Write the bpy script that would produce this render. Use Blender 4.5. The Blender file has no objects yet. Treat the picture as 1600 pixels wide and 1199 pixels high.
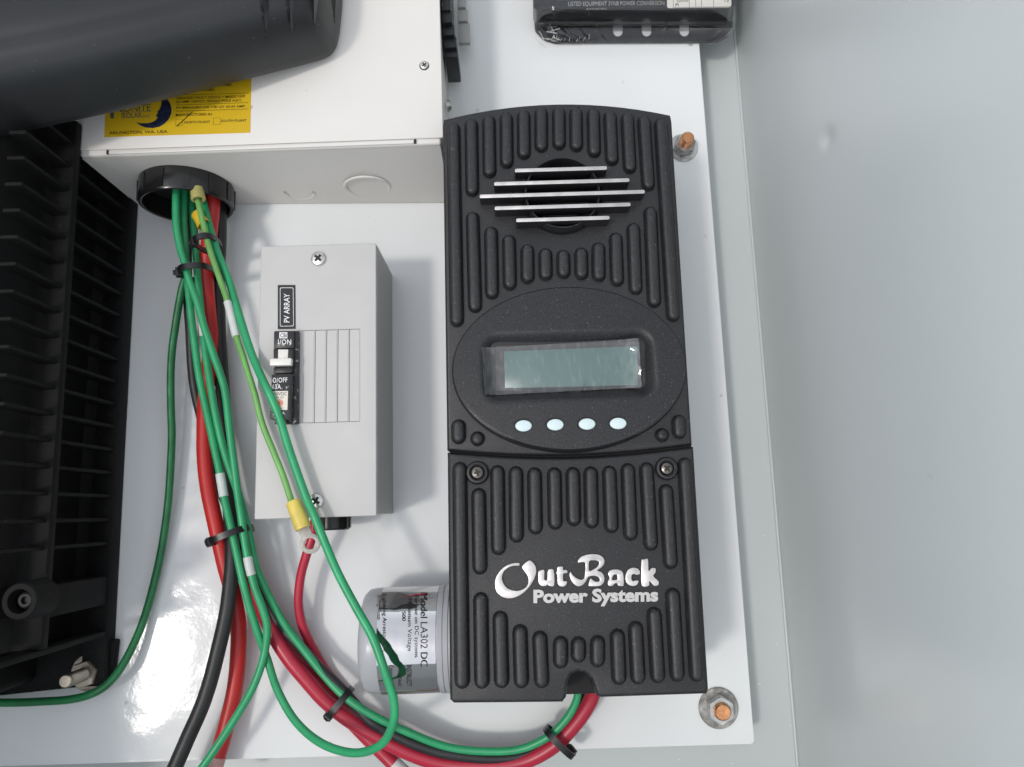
import bpy, bmesh, math, random
from mathutils import Vector, Matrix, noise as mnoise
random.seed(7)
SC = bpy.context.scene
COL = SC.collection
R = math.radians

# ------------------------------------------------------------------ camera
# World: the cabinet lies on its back. X = right, Y = towards its upper end,
# Z = out of the mounting panel.  The panel's top face is Z = 0.
FPX, CAMZ = 1195.0, 0.5555
_d = Vector((0.0, 199.0, FPX)).normalized()
_x = Vector((1.0, -0.0309, 0.0)); _x = (_x - _d * _x.dot(_d)).normalized()
_dn = _d.cross(_x)
cam_d = bpy.data.cameras.new("camera")
cam_d.sensor_fit = 'HORIZONTAL'; cam_d.sensor_width = 36.0
cam_d.lens = FPX / 1600 * 36
cam_d.clip_start = 0.01; cam_d.clip_end = 100
cam = bpy.data.objects.new("camera", cam_d); COL.objects.link(cam)
# rows: camera axes (right, up, back) in world coordinates
def _world(v): return Vector((v.dot(_x), -v.dot(_dn), -v.dot(_d)))
cr, cu, cb = _world(Vector((1, 0, 0))), _world(Vector((0, -1, 0))), _world(Vector((0, 0, -1)))
M = Matrix(((cr.x, cu.x, cb.x, 0), (cr.y, cu.y, cb.y, 0), (cr.z, cu.z, cb.z, CAMZ), (0, 0, 0, 1)))
cam.matrix_world = M
cam_d.dof.use_dof = True; cam_d.dof.focus_distance = 0.47; cam_d.dof.aperture_fstop = 11
SC.camera = cam

def W(px, py, z=0.0):
    """the point at height z that the camera sees at photo pixel (px, py)"""
    v = _world(Vector((px - 800.0, py - 599.5, FPX)))
    t = (z - CAMZ) / v.z
    return Vector((v.x * t, v.y * t, z))
def proj(p):
    q = Vector((p[0], p[1], p[2] - CAMZ))
    a, b, c = q.dot(cr), q.dot(cu), -q.dot(cb)
    return (800 + FPX * a / c, 599.5 - FPX * b / c)

# ------------------------------------------------------------------ light
SUN = Vector((-0.264, -0.096, 0.5555)).normalized()
world = bpy.data.worlds.new("World"); SC.world = world; world.use_nodes = True
wn = world.node_tree.nodes; wl = world.node_tree.links
bgn = wn['Background']
sky = wn.new('ShaderNodeTexSky'); sky.sky_type = 'NISHITA'; sky.sun_disc = False
sky.sun_elevation = math.asin(SUN.z); sky.sun_rotation = math.atan2(SUN.x, SUN.y)
sky.dust_density = 0.6; sky.air_density = 1.0; sky.ozone_density = 1.0
hs = wn.new('ShaderNodeHueSaturation'); hs.inputs['Saturation'].default_value = 0.20
wl.new(sky.outputs[0], hs.inputs['Color']); wl.new(hs.outputs[0], bgn.inputs['Color'])
bgn.inputs['Strength'].default_value = 0.15
sun_d = bpy.data.lights.new("sun", 'SUN'); sun_d.energy = 0.5; sun_d.angle = R(6.5)
sun_d.color = (1.0, 0.95, 0.88)
sun = bpy.data.objects.new("sun", sun_d); COL.objects.link(sun)
sun.rotation_euler = SUN.to_track_quat('Z', 'Y').to_euler(); sun.location = SUN * 3
SC.view_settings.view_transform = 'Standard'; SC.view_settings.look = 'None'
SC.view_settings.gamma = 1.0; SC.view_settings.use_curve_mapping = False
SC.view_settings.exposure = 1.04

# ------------------------------------------------------------------ materials
def mat(name, col, rough=0.5, metal=0.0, bump=0.0, bscale=300.0, var=0.0, vscale=20.0,
        dust=0.0, dscale=900.0, dcol=(.5, .5, .5), coat=0.0, spec=0.5, rvar=0.0, crough=0.05, bump2=0.0, b2scale=40.0, dth=0.74):
    m = bpy.data.materials.new(name); m.use_nodes = True
    n, l = m.node_tree.nodes, m.node_tree.links
    p = n['Principled BSDF']
    p.inputs['Base Color'].default_value = (*col, 1)
    p.inputs['Roughness'].default_value = rough; p.inputs['Metallic'].default_value = metal
    p.inputs['Coat Weight'].default_value = coat; p.inputs['Coat Roughness'].default_value = crough
    p.inputs['Specular IOR Level'].default_value = spec
    tc = n.new('ShaderNodeTexCoord'); crd = tc.outputs['Object']
    def nz(scale, detail=2.0):
        t = n.new('ShaderNodeTexNoise'); t.inputs['Scale'].default_value = scale
        t.inputs['Detail'].default_value = detail; l.new(crd, t.inputs['Vector']); return t
    src = None
    if var:
        t = nz(vscale, 4); mr = n.new('ShaderNodeMapRange')
        mr.inputs[1].default_value = .3; mr.inputs[2].default_value = .7
        mr.inputs[3].default_value = 1 - var; mr.inputs[4].default_value = 1 + var
        l.new(t.outputs['Fac'], mr.inputs[0])
        mx = n.new('ShaderNodeMix'); mx.data_type = 'RGBA'; mx.blend_type = 'MULTIPLY'
        mx.inputs['Factor'].default_value = 1; mx.inputs['A'].default_value = (*col, 1)
        l.new(mr.outputs[0], mx.inputs['B']); src = mx.outputs['Result']
    if dust:
        t = nz(dscale, 1); mr = n.new('ShaderNodeMapRange')
        mr.inputs[1].default_value = dth; mr.inputs[2].default_value = dth + .05
        mr.inputs[3].default_value = 0; mr.inputs[4].default_value = dust
        l.new(t.outputs['Fac'], mr.inputs[0])
        mx = n.new('ShaderNodeMix'); mx.data_type = 'RGBA'
        if src: l.new(src, mx.inputs['A'])
        else: mx.inputs['A'].default_value = (*col, 1)
        mx.inputs['B'].default_value = (*dcol, 1)
        l.new(mr.outputs[0], mx.inputs['Factor']); src = mx.outputs['Result']
    if src: l.new(src, p.inputs['Base Color'])
    if rvar:
        t = nz(vscale * 1.7, 5); mr = n.new('ShaderNodeMapRange')
        mr.inputs[1].default_value = .3; mr.inputs[2].default_value = .7
        mr.inputs[3].default_value = max(0, rough - rvar); mr.inputs[4].default_value = rough + rvar
        l.new(t.outputs['Fac'], mr.inputs[0]); l.new(mr.outputs[0], p.inputs['Roughness'])
    prev = None
    for st, scl in ((bump2, b2scale), (bump, bscale)):
        if st:
            t = nz(scl, 2); b = n.new('ShaderNodeBump'); b.inputs['Strength'].default_value = st
            b.inputs['Distance'].default_value = 0.32 / scl
            l.new(t.outputs['Fac'], b.inputs['Height'])
            if prev: l.new(prev, b.inputs['Normal'])
            prev = b.outputs[0]
            l.new(prev, p.inputs['Normal'])
            if coat: l.new(prev, p.inputs['Coat Normal'])
    return m

m_panel = mat("panel_white_paint", (.79, .805, .805), .55, bump=.045, bscale=300, bump2=.07, b2scale=20, spec=.2, dust=.55, dscale=95, dcol=(.2, .19, .17), dth=.76, rvar=.12, coat=.5, crough=.10, var=.02, vscale=9)
m_cab = mat("cabinet_grey_paint", (.54, .575, .57), .38, bump=.05, bscale=500, var=.015, vscale=6, coat=.35, crough=.26, dust=.2, dscale=70, dcol=(.25, .26, .25), dth=.79, bump2=.02, b2scale=8)
m_box = mat("white_powder_coat", (.72, .695, .655), .38, bump=.05, bscale=700, var=.012, vscale=30, dust=.6, dscale=110, dcol=(.3, .27, .24), dth=.80)
m_boxin = mat("dark_gap", (.02, .02, .02), .8)
m_grey = mat("light_grey_paint", (.52, .508, .492), .46, bump=.22, bscale=1500, var=.02, vscale=60, dust=.5, dscale=120, dcol=(.15, .13, .12), dth=.80)
m_blk = mat("black_textured_plastic", (.0145, .0145, .0160), .44, bump=.65, bscale=1300, dust=.45, dscale=1000, dcol=(.30, .29, .28), dth=.73, var=.65, vscale=1000, bump2=.05, b2scale=60)
m_blkg = mat("black_gloss_plastic", (.012, .012, .012), .22, bump=.06, bscale=300, var=.2, vscale=80)
m_cover = mat("charcoal_moulded_plastic", (.020, .0215, .023), .40, bump=.16, bscale=1600, var=.1, vscale=25, dust=.35, dscale=420, dcol=(.2, .2, .2), dth=.76)
m_cast = mat("black_cast_metal", (.0065, .0065, .0065), .66, spec=.2, bump=.25, bscale=900, var=.3, vscale=40, dust=.25, dscale=400, dcol=(.1, .09, .08), dth=.72)
m_hole = mat("black_interior", (.006, .006, .006), .7)
m_alu = mat("brushed_aluminium", (.68, .645, .615), .30, 1.0, var=.16, vscale=110, rvar=.10)
m_alu2 = mat("satin_grey_paint_print", (.52, .51, .49), .45, .35, bump=.1, bscale=1800)
m_foil = mat("chrome_foil", (.58, .575, .58), .04, 1.0, bump2=.10, b2scale=45, bump=.02, bscale=500)
m_pvc = mat("grey_pvc", (.42, .425, .445), .30, var=.05, vscale=30, bump=.03, bscale=300)
m_zinc = mat("zinc_plated_steel", (.50, .51, .50), .42, .85, bump=.3, bscale=500, var=.25, vscale=160, rvar=.12)
m_zincd = mat("weathered_zinc_washer", (.34, .33, .31), .55, .75, bump=.4, bscale=500, var=.45, vscale=220, rvar=.12)
m_copper = mat("copper_bolt", (.58, .28, .14), .30, .95, bump=.25, bscale=450, var=.2, vscale=200, rvar=.1)
m_stain = mat("stainless_steel", (.36, .32, .27), .38, .9, bump=.1, bscale=500, var=.1, vscale=120, rvar=.06)
m_screw = mat("screw_nickel", (.60, .59, .56), .30, 1.0, bump=.25, bscale=900, var=.2, vscale=300)
m_dscrew = mat("screw_black_oxide", (.16, .145, .13), .30, .95, bump=.3, bscale=900)
m_slot = mat("screw_recess_dark", (.012, .011, .010), .6)
m_green = mat("green_pvc_insulation", (.030, .345, .140), .36, var=.14, vscale=60, bump=.05, bscale=300, dust=.2, dscale=500, dcol=(.01, .12, .05), dth=.70)
m_greend = mat("dark_green_pvc_insulation", (.015, .17, .055), .38, var=.2, vscale=70, bump=.06, bscale=300, dust=.4, dscale=500, dcol=(.01, .05, .02), dth=.68)
m_lgreen = mat("pale_green_pvc_insulation", (.17, .40, .11), .40, var=.14, vscale=70, bump=.06, bscale=350)
m_red = mat("red_pvc_insulation", (.50, .022, .020), .42, var=.12, vscale=35, bump=.04, bscale=250)
m_crim = mat("crimson_pvc_insulation", (.46, .022, .050), .34, var=.1, vscale=40, bump=.04, bscale=250)
m_bwire = mat("black_rubber_insulation", (.020, .020, .021), .46, var=.25, vscale=60, bump=.1, bscale=600, dust=.3, dscale=700, dcol=(.2, .2, .2), dth=.76)
m_tie = mat("black_nylon", (.010, .010, .011), .32, bump=.05, bscale=600)
m_sleeve = mat("white_marker_sleeve", (.62, .65, .62), .45, var=.08, vscale=150, bump=.05, bscale=500)
m_clear = mat("translucent_heat_shrink", (.55, .30, .28), .25, var=.1, vscale=90)
m_yvin = mat("yellow_vinyl", (.72, .56, .12), .34, var=.12, vscale=130, bump=.08, bscale=350)
m_yvin3 = mat("shaded_yellow_vinyl", (.42, .38, .13), .40, var=.12, vscale=130)  # yellow vinyl with the bushing's shadow put into its colour
m_yvin2 = mat("deep_yellow_vinyl", (.66, .44, .03), .38, var=.12, vscale=130, bump=.08, bscale=350)
m_tin = mat("tinned_copper", (.30, .285, .26), .50, .55, bump=.2, bscale=700, var=.15, vscale=200)
m_ylab = mat("yellow_label_film", (.66, .43, .012), .36, var=.03, vscale=60)
m_blab = mat("black_label_film", (.012, .012, .013), .30)
m_ink = mat("black_ink", (.018, .010, .004), .5)
m_blueink = mat("dark_blue_ink", (.012, .018, .045), .45, var=.65, vscale=420)
m_grayink = mat("grey_blue_ink", (.07, .10, .10), .45)
m_white = mat("white_print", (.78, .78, .77), .45)
m_wplast = mat("white_plastic", (.76, .74, .68), .38, bump=.05, bscale=600)
m_orange = mat("orange_print", (.70, .12, .025), .5)
m_cream = mat("cream_sticker", (.72, .67, .58), .45)
m_btn = mat("pale_blue_rubber", (.60, .71, .72), .42, bump=.04, bscale=800)
m_lcd = mat("grey_green_lcd", (.110, .215, .200), .25, var=.06, vscale=60)
m_lcdf = mat("lcd_frame_plastic", (.05, .047, .05), .4)
m_mould = mat("matt_black_moulding", (.016, .016, .018), .42, bump=.1, bscale=1500)
m_brk = mat("black_breaker_plastic", (.016, .016, .017), .40, bump=.3, bscale=700, dust=.75, dscale=420, dcol=(.55, .53, .50), dth=.655)
m_bgrey = mat("grey_breaker_handle", (.40, .40, .38), .42)
m_devb = mat("device_black_plastic", (.020, .022, .028), .42, bump=.08, bscale=1200, var=.15, vscale=60)
m_devl = mat("device_label_dark", (.016, .017, .021), .28)
m_cyan = mat("pale_cyan_print", (.35, .60, .68), .4)
m_wlab = mat("white_paper_and_glint", (.76, .75, .71), .5)

def film_mat(name, haze, hazecol, rough, scale, gloss=.09):
    m = bpy.data.materials.new(name); m.use_nodes = True
    n, l = m.node_tree.nodes, m.node_tree.links
    for x in list(n): n.remove(x)
    out = n.new('ShaderNodeOutputMaterial')
    tr = n.new('ShaderNodeBsdfTransparent'); tr.inputs[0].default_value = (.97, .97, .97, 1)
    gl = n.new('ShaderNodeBsdfGlossy'); gl.inputs['Roughness'].default_value = rough
    gl.inputs['Color'].default_value = (.95, .95, .95, 1)
    df = n.new('ShaderNodeBsdfDiffuse'); df.inputs[0].default_value = (*hazecol, 1)
    lw = n.new('ShaderNodeFresnel'); lw.inputs[0].default_value = 1.5
    mul = n.new('ShaderNodeMath'); mul.operation = 'MULTIPLY_ADD'
    mul.inputs[1].default_value = 1.2; mul.inputs[2].default_value = gloss * .3
    tc = n.new('ShaderNodeTexCoord')
    ns = n.new('ShaderNodeTexNoise'); ns.inputs['Scale'].default_value = scale; ns.inputs['Detail'].default_value = 6
    mp = n.new('ShaderNodeMapping'); mp.inputs['Scale'].default_value = (1, .35, 1); mp.inputs['Rotation'].default_value = (0, 0, .5)
    l.new(tc.outputs['Object'], mp.inputs[0]); l.new(mp.outputs[0], ns.inputs['Vector'])
    mr = n.new('ShaderNodeMapRange'); mr.inputs[1].default_value = .50; mr.inputs[2].default_value = .78
    mr.inputs[3].default_value = haze * .35; mr.inputs[4].default_value = haze * 3.2
    l.new(ns.outputs['Fac'], mr.inputs[0])
    m1 = n.new('ShaderNodeMixShader'); m2 = n.new('ShaderNodeMixShader')
    l.new(mr.outputs[0], m1.inputs[0]); l.new(tr.outputs[0], m1.inputs[1]); l.new(df.outputs[0], m1.inputs[2])
    l.new(lw.outputs[0], mul.inputs[0]); l.new(mul.outputs[0], m2.inputs[0])
    l.new(m1.outputs[0], m2.inputs[1]); l.new(gl.outputs[0], m2.inputs[2])
    l.new(m2.outputs[0], out.inputs[0])
    return m
m_film = film_mat("clear_protective_film", .030, (.85, .86, .86), .10, 420, .14)
m_wrap = film_mat("clear_shrink_wrap", .010, (.8, .8, .8), .06, 200, .0)

# ------------------------------------------------------------------ builders
def origin(o):
    v = Vector((0, 0, 0))
    while o is not None:
        v += o.location; o = o.parent
    return v
def finish(name, me, m, parent=None, smooth=True, angle=32):
    """link mesh me (world coordinates) as one object below parent"""
    off = origin(parent) if parent is not None else None
    if off is None:
        xs = [v.co for v in me.vertices]
        off = Vector((sum(c.x for c in xs), sum(c.y for c in xs), 0)) / max(1, len(xs))
        off.z = min(c.z for c in xs)
        loc = off
    else:
        loc = Vector((0, 0, 0))
    for v in me.vertices: v.co -= off
    me.name = name
    me.materials.clear(); me.materials.append(m)
    if smooth:
        for p in me.polygons: p.use_smooth = True
        me.set_sharp_from_angle(angle=R(angle))
    o = bpy.data.objects.new(name, me); COL.objects.link(o)
    o.location = loc
    if parent is not None: o.parent = parent
    return o
def from_bm(name, bm, m, parent=None, smooth=True, angle=32):
    me = bpy.data.meshes.new(name); bm.normal_update(); bm.to_mesh(me); bm.free()
    return finish(name, me, m, parent, smooth, angle)
def pyd(name, vs, fs, m, parent=None, smooth=True, angle=32):
    me = bpy.data.meshes.new(name); me.from_pydata([tuple(v) for v in vs], [], fs); me.update()
    bm = bmesh.new(); bm.from_mesh(me); bmesh.ops.recalc_face_normals(bm, faces=bm.faces); bm.to_mesh(me); bm.free()
    return finish(name, me, m, parent, smooth, angle)
def thing(name, label, cat, loc, group=None):
    o = bpy.data.objects.new(name, None); COL.objects.link(o); o.location = loc
    o.empty_display_size = .02
    return tag(o, label, cat, group)
def tag(o, label, cat=None, group=None, kind=None):
    if label: o['label'] = label
    if cat: o['category'] = cat
    if group: o['group'] = group
    if kind: o['kind'] = kind
    return o

def hexa(name, lo, hi, m, parent=None, bev=0.0, seg=2):
    """solid between two quads of 4 world points (same winding), edges bevelled"""
    bm = bmesh.new()
    a = [bm.verts.new(p) for p in lo]; b = [bm.verts.new(p) for p in hi]
    bm.faces.new(a[::-1]); bm.faces.new(b)
    for i in range(4): bm.faces.new((a[i], a[(i + 1) % 4], b[(i + 1) % 4], b[i]))
    bmesh.ops.recalc_face_normals(bm, faces=bm.faces)
    if bev: bmesh.ops.bevel(bm, geom=bm.edges[:], offset=bev, segments=seg, affect='EDGES', profile=.5)
    return from_bm(name, bm, m, parent)
def box(name, x0, x1, y0, y1, z0, z1, m, parent=None, bev=0.0, seg=2):
    lo = [(x0, y0, z0), (x1, y0, z0), (x1, y1, z0), (x0, y1, z0)]
    hi = [(x, y, z1) for x, y, _ in lo]
    return hexa(name, lo, hi, m, parent, bev, seg)
def quadbox(name, pts, z0, z1, m, parent=None, bev=0.0, seg=2):
    """prism over 4 photo pixels read at its top height z1"""
    hi = [W(x, y, z1) for x, y in pts]; lo = [Vector((p.x, p.y, z0)) for p in hi]
    return hexa(name, lo, hi, m, parent, bev, seg)
def catmull(pts, n=8):
    out = []; P = [pts[0] * 2 - pts[1]] + list(pts) + [pts[-1] * 2 - pts[-2]]
    for i in range(1, len(P) - 2):
        a, b, c, d = P[i - 1:i + 3]
        # centripetal-like tension via chord lengths
        for k in range(n):
            t = k / n
            out.append(.5 * ((2 * b) + (c - a) * t + (2 * a - 5 * b + 4 * c - d) * t * t + (3 * b - a - 3 * c + d) * t ** 3))
    out.append(pts[-1]); return out
def tube_mesh(center, r, seg=14, cap=True):
    n = len(center); vs = []; fs = []
    rr = r if callable(r) else (lambda i: r)
    T = [(center[min(i + 1, n - 1)] - center[max(i - 1, 0)]).normalized() for i in range(n)]
    u = T[0].orthogonal().normalized()
    for i in range(n):
        u = (u - T[i] * u.dot(T[i])).normalized(); v = T[i].cross(u)
        for k in range(seg):
            a = 2 * math.pi * k / seg
            vs.append(center[i] + (u * math.cos(a) + v * math.sin(a)) * rr(i))
    for i in range(n - 1):
        for k in range(seg):
            k2 = (k + 1) % seg
            fs.append((i * seg + k, i * seg + k2, (i + 1) * seg + k2, (i + 1) * seg + k))
    if cap: fs += [tuple(range(seg))[::-1], tuple(range((n - 1) * seg, n * seg))]
    return vs, fs
def tube(name, center, r, m, parent=None, seg=14, cap=True):
    vs, fs = tube_mesh(center, r, seg, cap)
    return pyd(name, vs, fs, m, parent, angle=50)
def lathe(name, base, axis, prof, m, parent=None, seg=32, angle=32, squash=None):
    """prof: (radius, height) pairs along axis from base; closed at r = 0 ends"""
    axis = Vector(axis).normalized(); u = axis.orthogonal().normalized(); v = axis.cross(u)
    if abs(axis.z) > .99: u, v = Vector((1, 0, 0)), Vector((0, 1, 0)) * (1 if axis.z > 0 else -1)
    sq = squash or (1, 1)
    vs = []; fs = []; base = Vector(base)
    for r, h in prof:
        for k in range(seg):
            a = 2 * math.pi * k / seg
            vs.append(base + axis * h + (u * math.cos(a) * sq[0] + v * math.sin(a) * sq[1]) * max(r, 1e-6))
    for i in range(len(prof) - 1):
        for k in range(seg):
            k2 = (k + 1) % seg
            fs.append((i * seg + k, i * seg + k2, (i + 1) * seg + k2, (i + 1) * seg + k))
    if prof[0][0] > 0 and prof[0] != prof[-1]:
        fs.append(tuple(range(seg))[::-1]); fs.append(tuple(range((len(prof) - 1) * seg, len(prof) * seg)))
    me = bpy.data.meshes.new(name); me.from_pydata([tuple(x) for x in vs], [], fs); me.update()
    bm = bmesh.new(); bm.from_mesh(me); bmesh.ops.remove_doubles(bm, verts=bm.verts, dist=2e-6)
    bmesh.ops.recalc_face_normals(bm, faces=bm.faces); bm.to_mesh(me); bm.free()
    return finish(name, me, m, parent, True, angle)
def curve_mesh(loops, z0, z1, bev=0.0, res=2):
    cu = bpy.data.curves.new('tmp', 'CURVE'); cu.dimensions = '2D'; cu.fill_mode = 'BOTH'
    for L in loops:
        s = cu.splines.new('POLY'); s.points.add(len(L) - 1); s.use_cyclic_u = True
        for p, q in zip(s.points, L): p.co = (q[0], q[1], 0, 1)
    cu.extrude = (z1 - z0) / 2 - bev; cu.bevel_depth = bev; cu.bevel_resolution = res; cu.offset = -bev
    ob = bpy.data.objects.new('tmp', cu); COL.objects.link(ob)
    dg = bpy.context.evaluated_depsgraph_get(); dg.update()
    me = bpy.data.meshes.new_from_object(ob.evaluated_get(dg))
    bpy.data.objects.remove(ob); bpy.data.curves.remove(cu)
    for v in me.vertices: v.co.z += (z0 + z1) / 2
    bm = bmesh.new(); bm.from_mesh(me); bmesh.ops.remove_doubles(bm, verts=bm.verts, dist=1e-6)
    bmesh.ops.recalc_face_normals(bm, faces=bm.faces); bm.to_mesh(me); bm.free()
    return me
def plate(name, loops, z0, z1, m, parent=None, bev=0.0, res=2, angle=32):
    return finish(name, curve_mesh(loops, z0, z1, bev, res), m, parent, True, angle)
def pix(pts, z): return [W(x, y, z) for x, y in pts]
def round_poly(pts, r, n=5):
    out = []; k = len(pts)
    for i in range(k):
        p, a, b = Vector(pts[i]).xy, Vector(pts[i - 1]).xy, Vector(pts[(i + 1) % k]).xy
        ri = r[i] if isinstance(r, (list, tuple)) else r
        ua, ub = (a - p).normalized(), (b - p).normalized()
        ri = min(ri, (a - p).length * .45, (b - p).length * .45)
        for j in range(n + 1):
            t = j / n
            q = (p + ua * ri) * (1 - t) ** 2 + p * 2 * t * (1 - t) + (p + ub * ri) * t * t
            out.append(q)
    return out
def ellipse(c, rx, ry, n=48, ph=0): return [Vector((c[0] + rx * math.cos(2 * math.pi * i / n + ph), c[1] + ry * math.sin(2 * math.pi * i / n + ph))) for i in range(n)]
def text_mesh(s, bold=0.0, ext=0.0, spacing=1.0, shear=0.0):
    cu = bpy.data.curves.new('tmp', 'FONT'); cu.body = s; cu.size = 1; cu.offset = bold; cu.extrude = ext
    cu.space_character = spacing; cu.resolution_u = 3; cu.shear = shear
    ob = bpy.data.objects.new('tmp', cu); COL.objects.link(ob)
    dg = bpy.context.evaluated_depsgraph_get(); dg.update()
    me = bpy.data.meshes.new_from_object(ob.evaluated_get(dg))
    bpy.data.objects.remove(ob); bpy.data.curves.remove(cu)
    return me
def text(s, quad, fn, m, parent, bold=0.0, depth=0.0, spacing=1.0, name="lettering", desc=False):
    """lettering stretched into quad (TL, TR, BR, BL photo pixels); fn(px, py, lift) -> world"""
    me = text_mesh(s, bold, .5 if depth else 0, spacing)
    xs = [v.co.x for v in me.vertices]; ys = [v.co.y for v in me.vertices]
    if not xs: return
    x0, x1, y0, y1 = min(xs), max(xs), min(ys), max(ys)
    TL, TR, BR, BL = [Vector(q) for q in quad]
    for v in me.vertices:
        u, t = (v.co.x - x0) / (x1 - x0), (v.co.y - y0) / (y1 - y0)
        p = (BL * (1 - u) + BR * u) * (1 - t) + (TL * (1 - u) + TR * u) * t
        v.co = fn(p.x, p.y, depth * (v.co.z + .5) if depth else 0)
    return finish(name, me, m, parent, False)
def hline(x0, y, x1, h, slope=0.0):
    """text box: left x, baseline y at x0, right x, cap height, slope"""
    dy = (x1 - x0) * slope
    return [(x0, y - h), (x1, y - h + dy), (x1, y + dy), (x0, y)]
def at(z): return lambda x, y, l=0: W(x, y, z + l)

def phillips(name, c, r, h, m, parent, axis=(0, 0, 1), rot=.4, slot=m_slot):
    """pan head screw with a cross recess; c = centre of the seat"""
    o = lathe(name, c, axis, [(0, 0), (r, 0), (r, h * .45), (r * .9, h * .75), (r * .6, h * .97), (0, h)], m, parent, 28)
    L, t = r * .62, r * .17
    ax = Vector(axis)
    for k in range(2):
        a = rot + k * math.pi / 2
        u = Vector((math.cos(a), math.sin(a), 0)); w = Vector((-math.sin(a), math.cos(a), 0))
        z = Vector(c) + Vector((0, 0, h * .80)); zt = Vector(c) + Vector((0, 0, h * (1.03 + .02 * k)))
        lo = [z + u * L * s + w * t * q for s, q in ((-1, -1), (1, -1), (1, 1), (-1, 1))]
        hi = [zt + u * L * s * .9 + w * t * q for s, q in ((-1, -1), (1, -1), (1, 1), (-1, 1))]
        if abs(ax.z) > .9: hexa("cross_recess", lo, hi, slot, o)
    return o

# ------------------------------------------------------------------ cabinet and panel
ZB = -0.030                                   # back sheet of the cabinet
pc = W(1212, 785, ZB)                         # inner corner of back sheet and right side
XR = pc.x
ytop, ybot, xl = W(1150, -330, ZB).y, W(1250, 1420, ZB).y, W(197, 700, 0).x - .155
cab = thing("cabinet", "grey-green painted steel cabinet around the white backboard, small dent in its side", "cabinet", (0, 0, ZB - .002))
box("back_sheet", xl, XR, ybot, ytop, ZB - .002, ZB, m_cab, cab)
# right side wall with its dent
dp = W(1292, 216, 0)
_v = _world(Vector((1292 - 800.0, 216 - 599.5, FPX))); _t = XR / _v.x
dent = Vector((XR, _v.y * _t, CAMZ + _v.z * _t))
vs, fs = [], []
ys = sorted(set([ybot + (ytop - ybot) * i / 40 for i in range(41)] + [dent.y + (i - 20) * .0011 for i in range(41)]))
zs = sorted(set([ZB + (.35 - ZB) * i / 24 for i in range(25)] + [dent.z + (i - 20) * .0013 for i in range(41)]))
for y in ys:
    for z in zs:
        d2 = ((y - dent.y) * .85 + (z - dent.z) * .30) ** 2 / .0052 ** 2 + ((z - dent.z) * .9 - (y - dent.y) * .3) ** 2 / .0085 ** 2
        wob = .0003 * mnoise.noise(Vector((y * 7, z * 7, 1.3)))
        vs.append((XR + .0016 * math.exp(-d2) + wob * min(1, max(0, (z - ZB) * 30)), y, z))
nz_ = len(zs)
for i in range(len(ys) - 1):
    for j in range(nz_ - 1): fs.append((i * nz_ + j, i * nz_ + j + 1, (i + 1) * nz_ + j + 1, (i + 1) * nz_ + j))
side = pyd("side_wall", vs, fs, m_cab, cab, angle=60)
box("upper_end_wall", xl, XR, ytop, ytop + .002, ZB, .275, m_cab, cab)
box("left_side_wall", xl - .002, xl, ybot, ytop, ZB, .37, m_cab, cab)
box("lower_end_wall", xl, XR, ybot - .002, ybot, ZB, .275, m_cab, cab)
cv, cf = [], []
for px, py, L, a in ((1183, 1069, 7, -.15), (1234, 1133, 3, .6), (1209, 745, 3, .1), (1192, 838, 5, -.3), (1142, 1193, 4, .1), (1213, 1005, 3, .9), (1172, 1012, 2.5, .3), (1060, 1186, 3, .5)):
    p = W(px, py, ZB + .0002); q = W(px + L * math.cos(a), py + L * math.sin(a), ZB + .0002); d = (q - p).normalized(); w_ = Vector((-d.y, d.x, 0)) * .0004
    b = len(cv); cv += [p, (p + q) / 2 - w_, q, (p + q) / 2 + w_]; cf.append((b, b + 1, b + 2, b + 3))
chips = pyd("paint_chip", cv, cf, m_white, cab, False); chips['kind'] = 'stuff'
tube("corner_seam", [Vector((XR - .0008, y, ZB + .0008)) for y in (ybot, 0, ytop)], .0011, m_cab, cab, 8)

# mounting panel: folded sheet with its returns
pr = W(1133, 640, 0); pb = W(620, 1174, 0)
XP, YP = pr.x, pb.y
c1, c2, c3 = W(1090, 70, 0), W(1176, 1160, 0), W(0, 1195, 0)
pan = thing("steel_backboard", "white gloss painted steel backboard that carries all the equipment", "backboard", (0, 0, ZB))
edge = [(W(1088, 40, 0)), c2, c3, W(-300, 1203, 0), Vector((xl + .02, c3.y, 0)), Vector((xl + .02, ytop - .02, 0)), Vector((W(1088, 40, 0).x - .0005, ytop - .02, 0))]
plate("front_sheet", [round_poly(edge, .002)], -.0022, 0.0, m_panel, pan, .0010, 3)
rx = lambda y: c1.x + (c2.x - c1.x) * (y - c1.y) / (c2.y - c1.y)
hexa("side_return", [(rx(c2.y + .004) - .0022, c2.y + .004, -.024), (rx(c2.y + .004) - .0004, c2.y + .004, -.024), (rx(ytop - .03) - .0004, ytop - .03, -.024), (rx(ytop - .03) - .0022, ytop - .03, -.024)],
     [(rx(c2.y + .004) - .0022, c2.y + .004, -.0021), (rx(c2.y + .004) - .0004, c2.y + .004, -.0021), (rx(ytop - .03) - .0004, ytop - .03, -.0021), (rx(ytop - .03) - .0022, ytop - .03, -.0021)], m_panel, pan)
hexa("lower_return", [(c3.x - .05, c3.y + .0004, -.024), (c2.x - .006, c2.y + .0004, -.024), (c2.x - .006, c2.y + .0022, -.024), (c3.x - .05, c3.y + .0022, -.024)],
     [(c3.x - .05, c3.y + .0004, -.0021), (c2.x - .006, c2.y + .0004, -.0021), (c2.x - .006, c2.y + .0022, -.0021), (c3.x - .05, c3.y + .0022, -.0021)], m_panel, pan)

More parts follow.
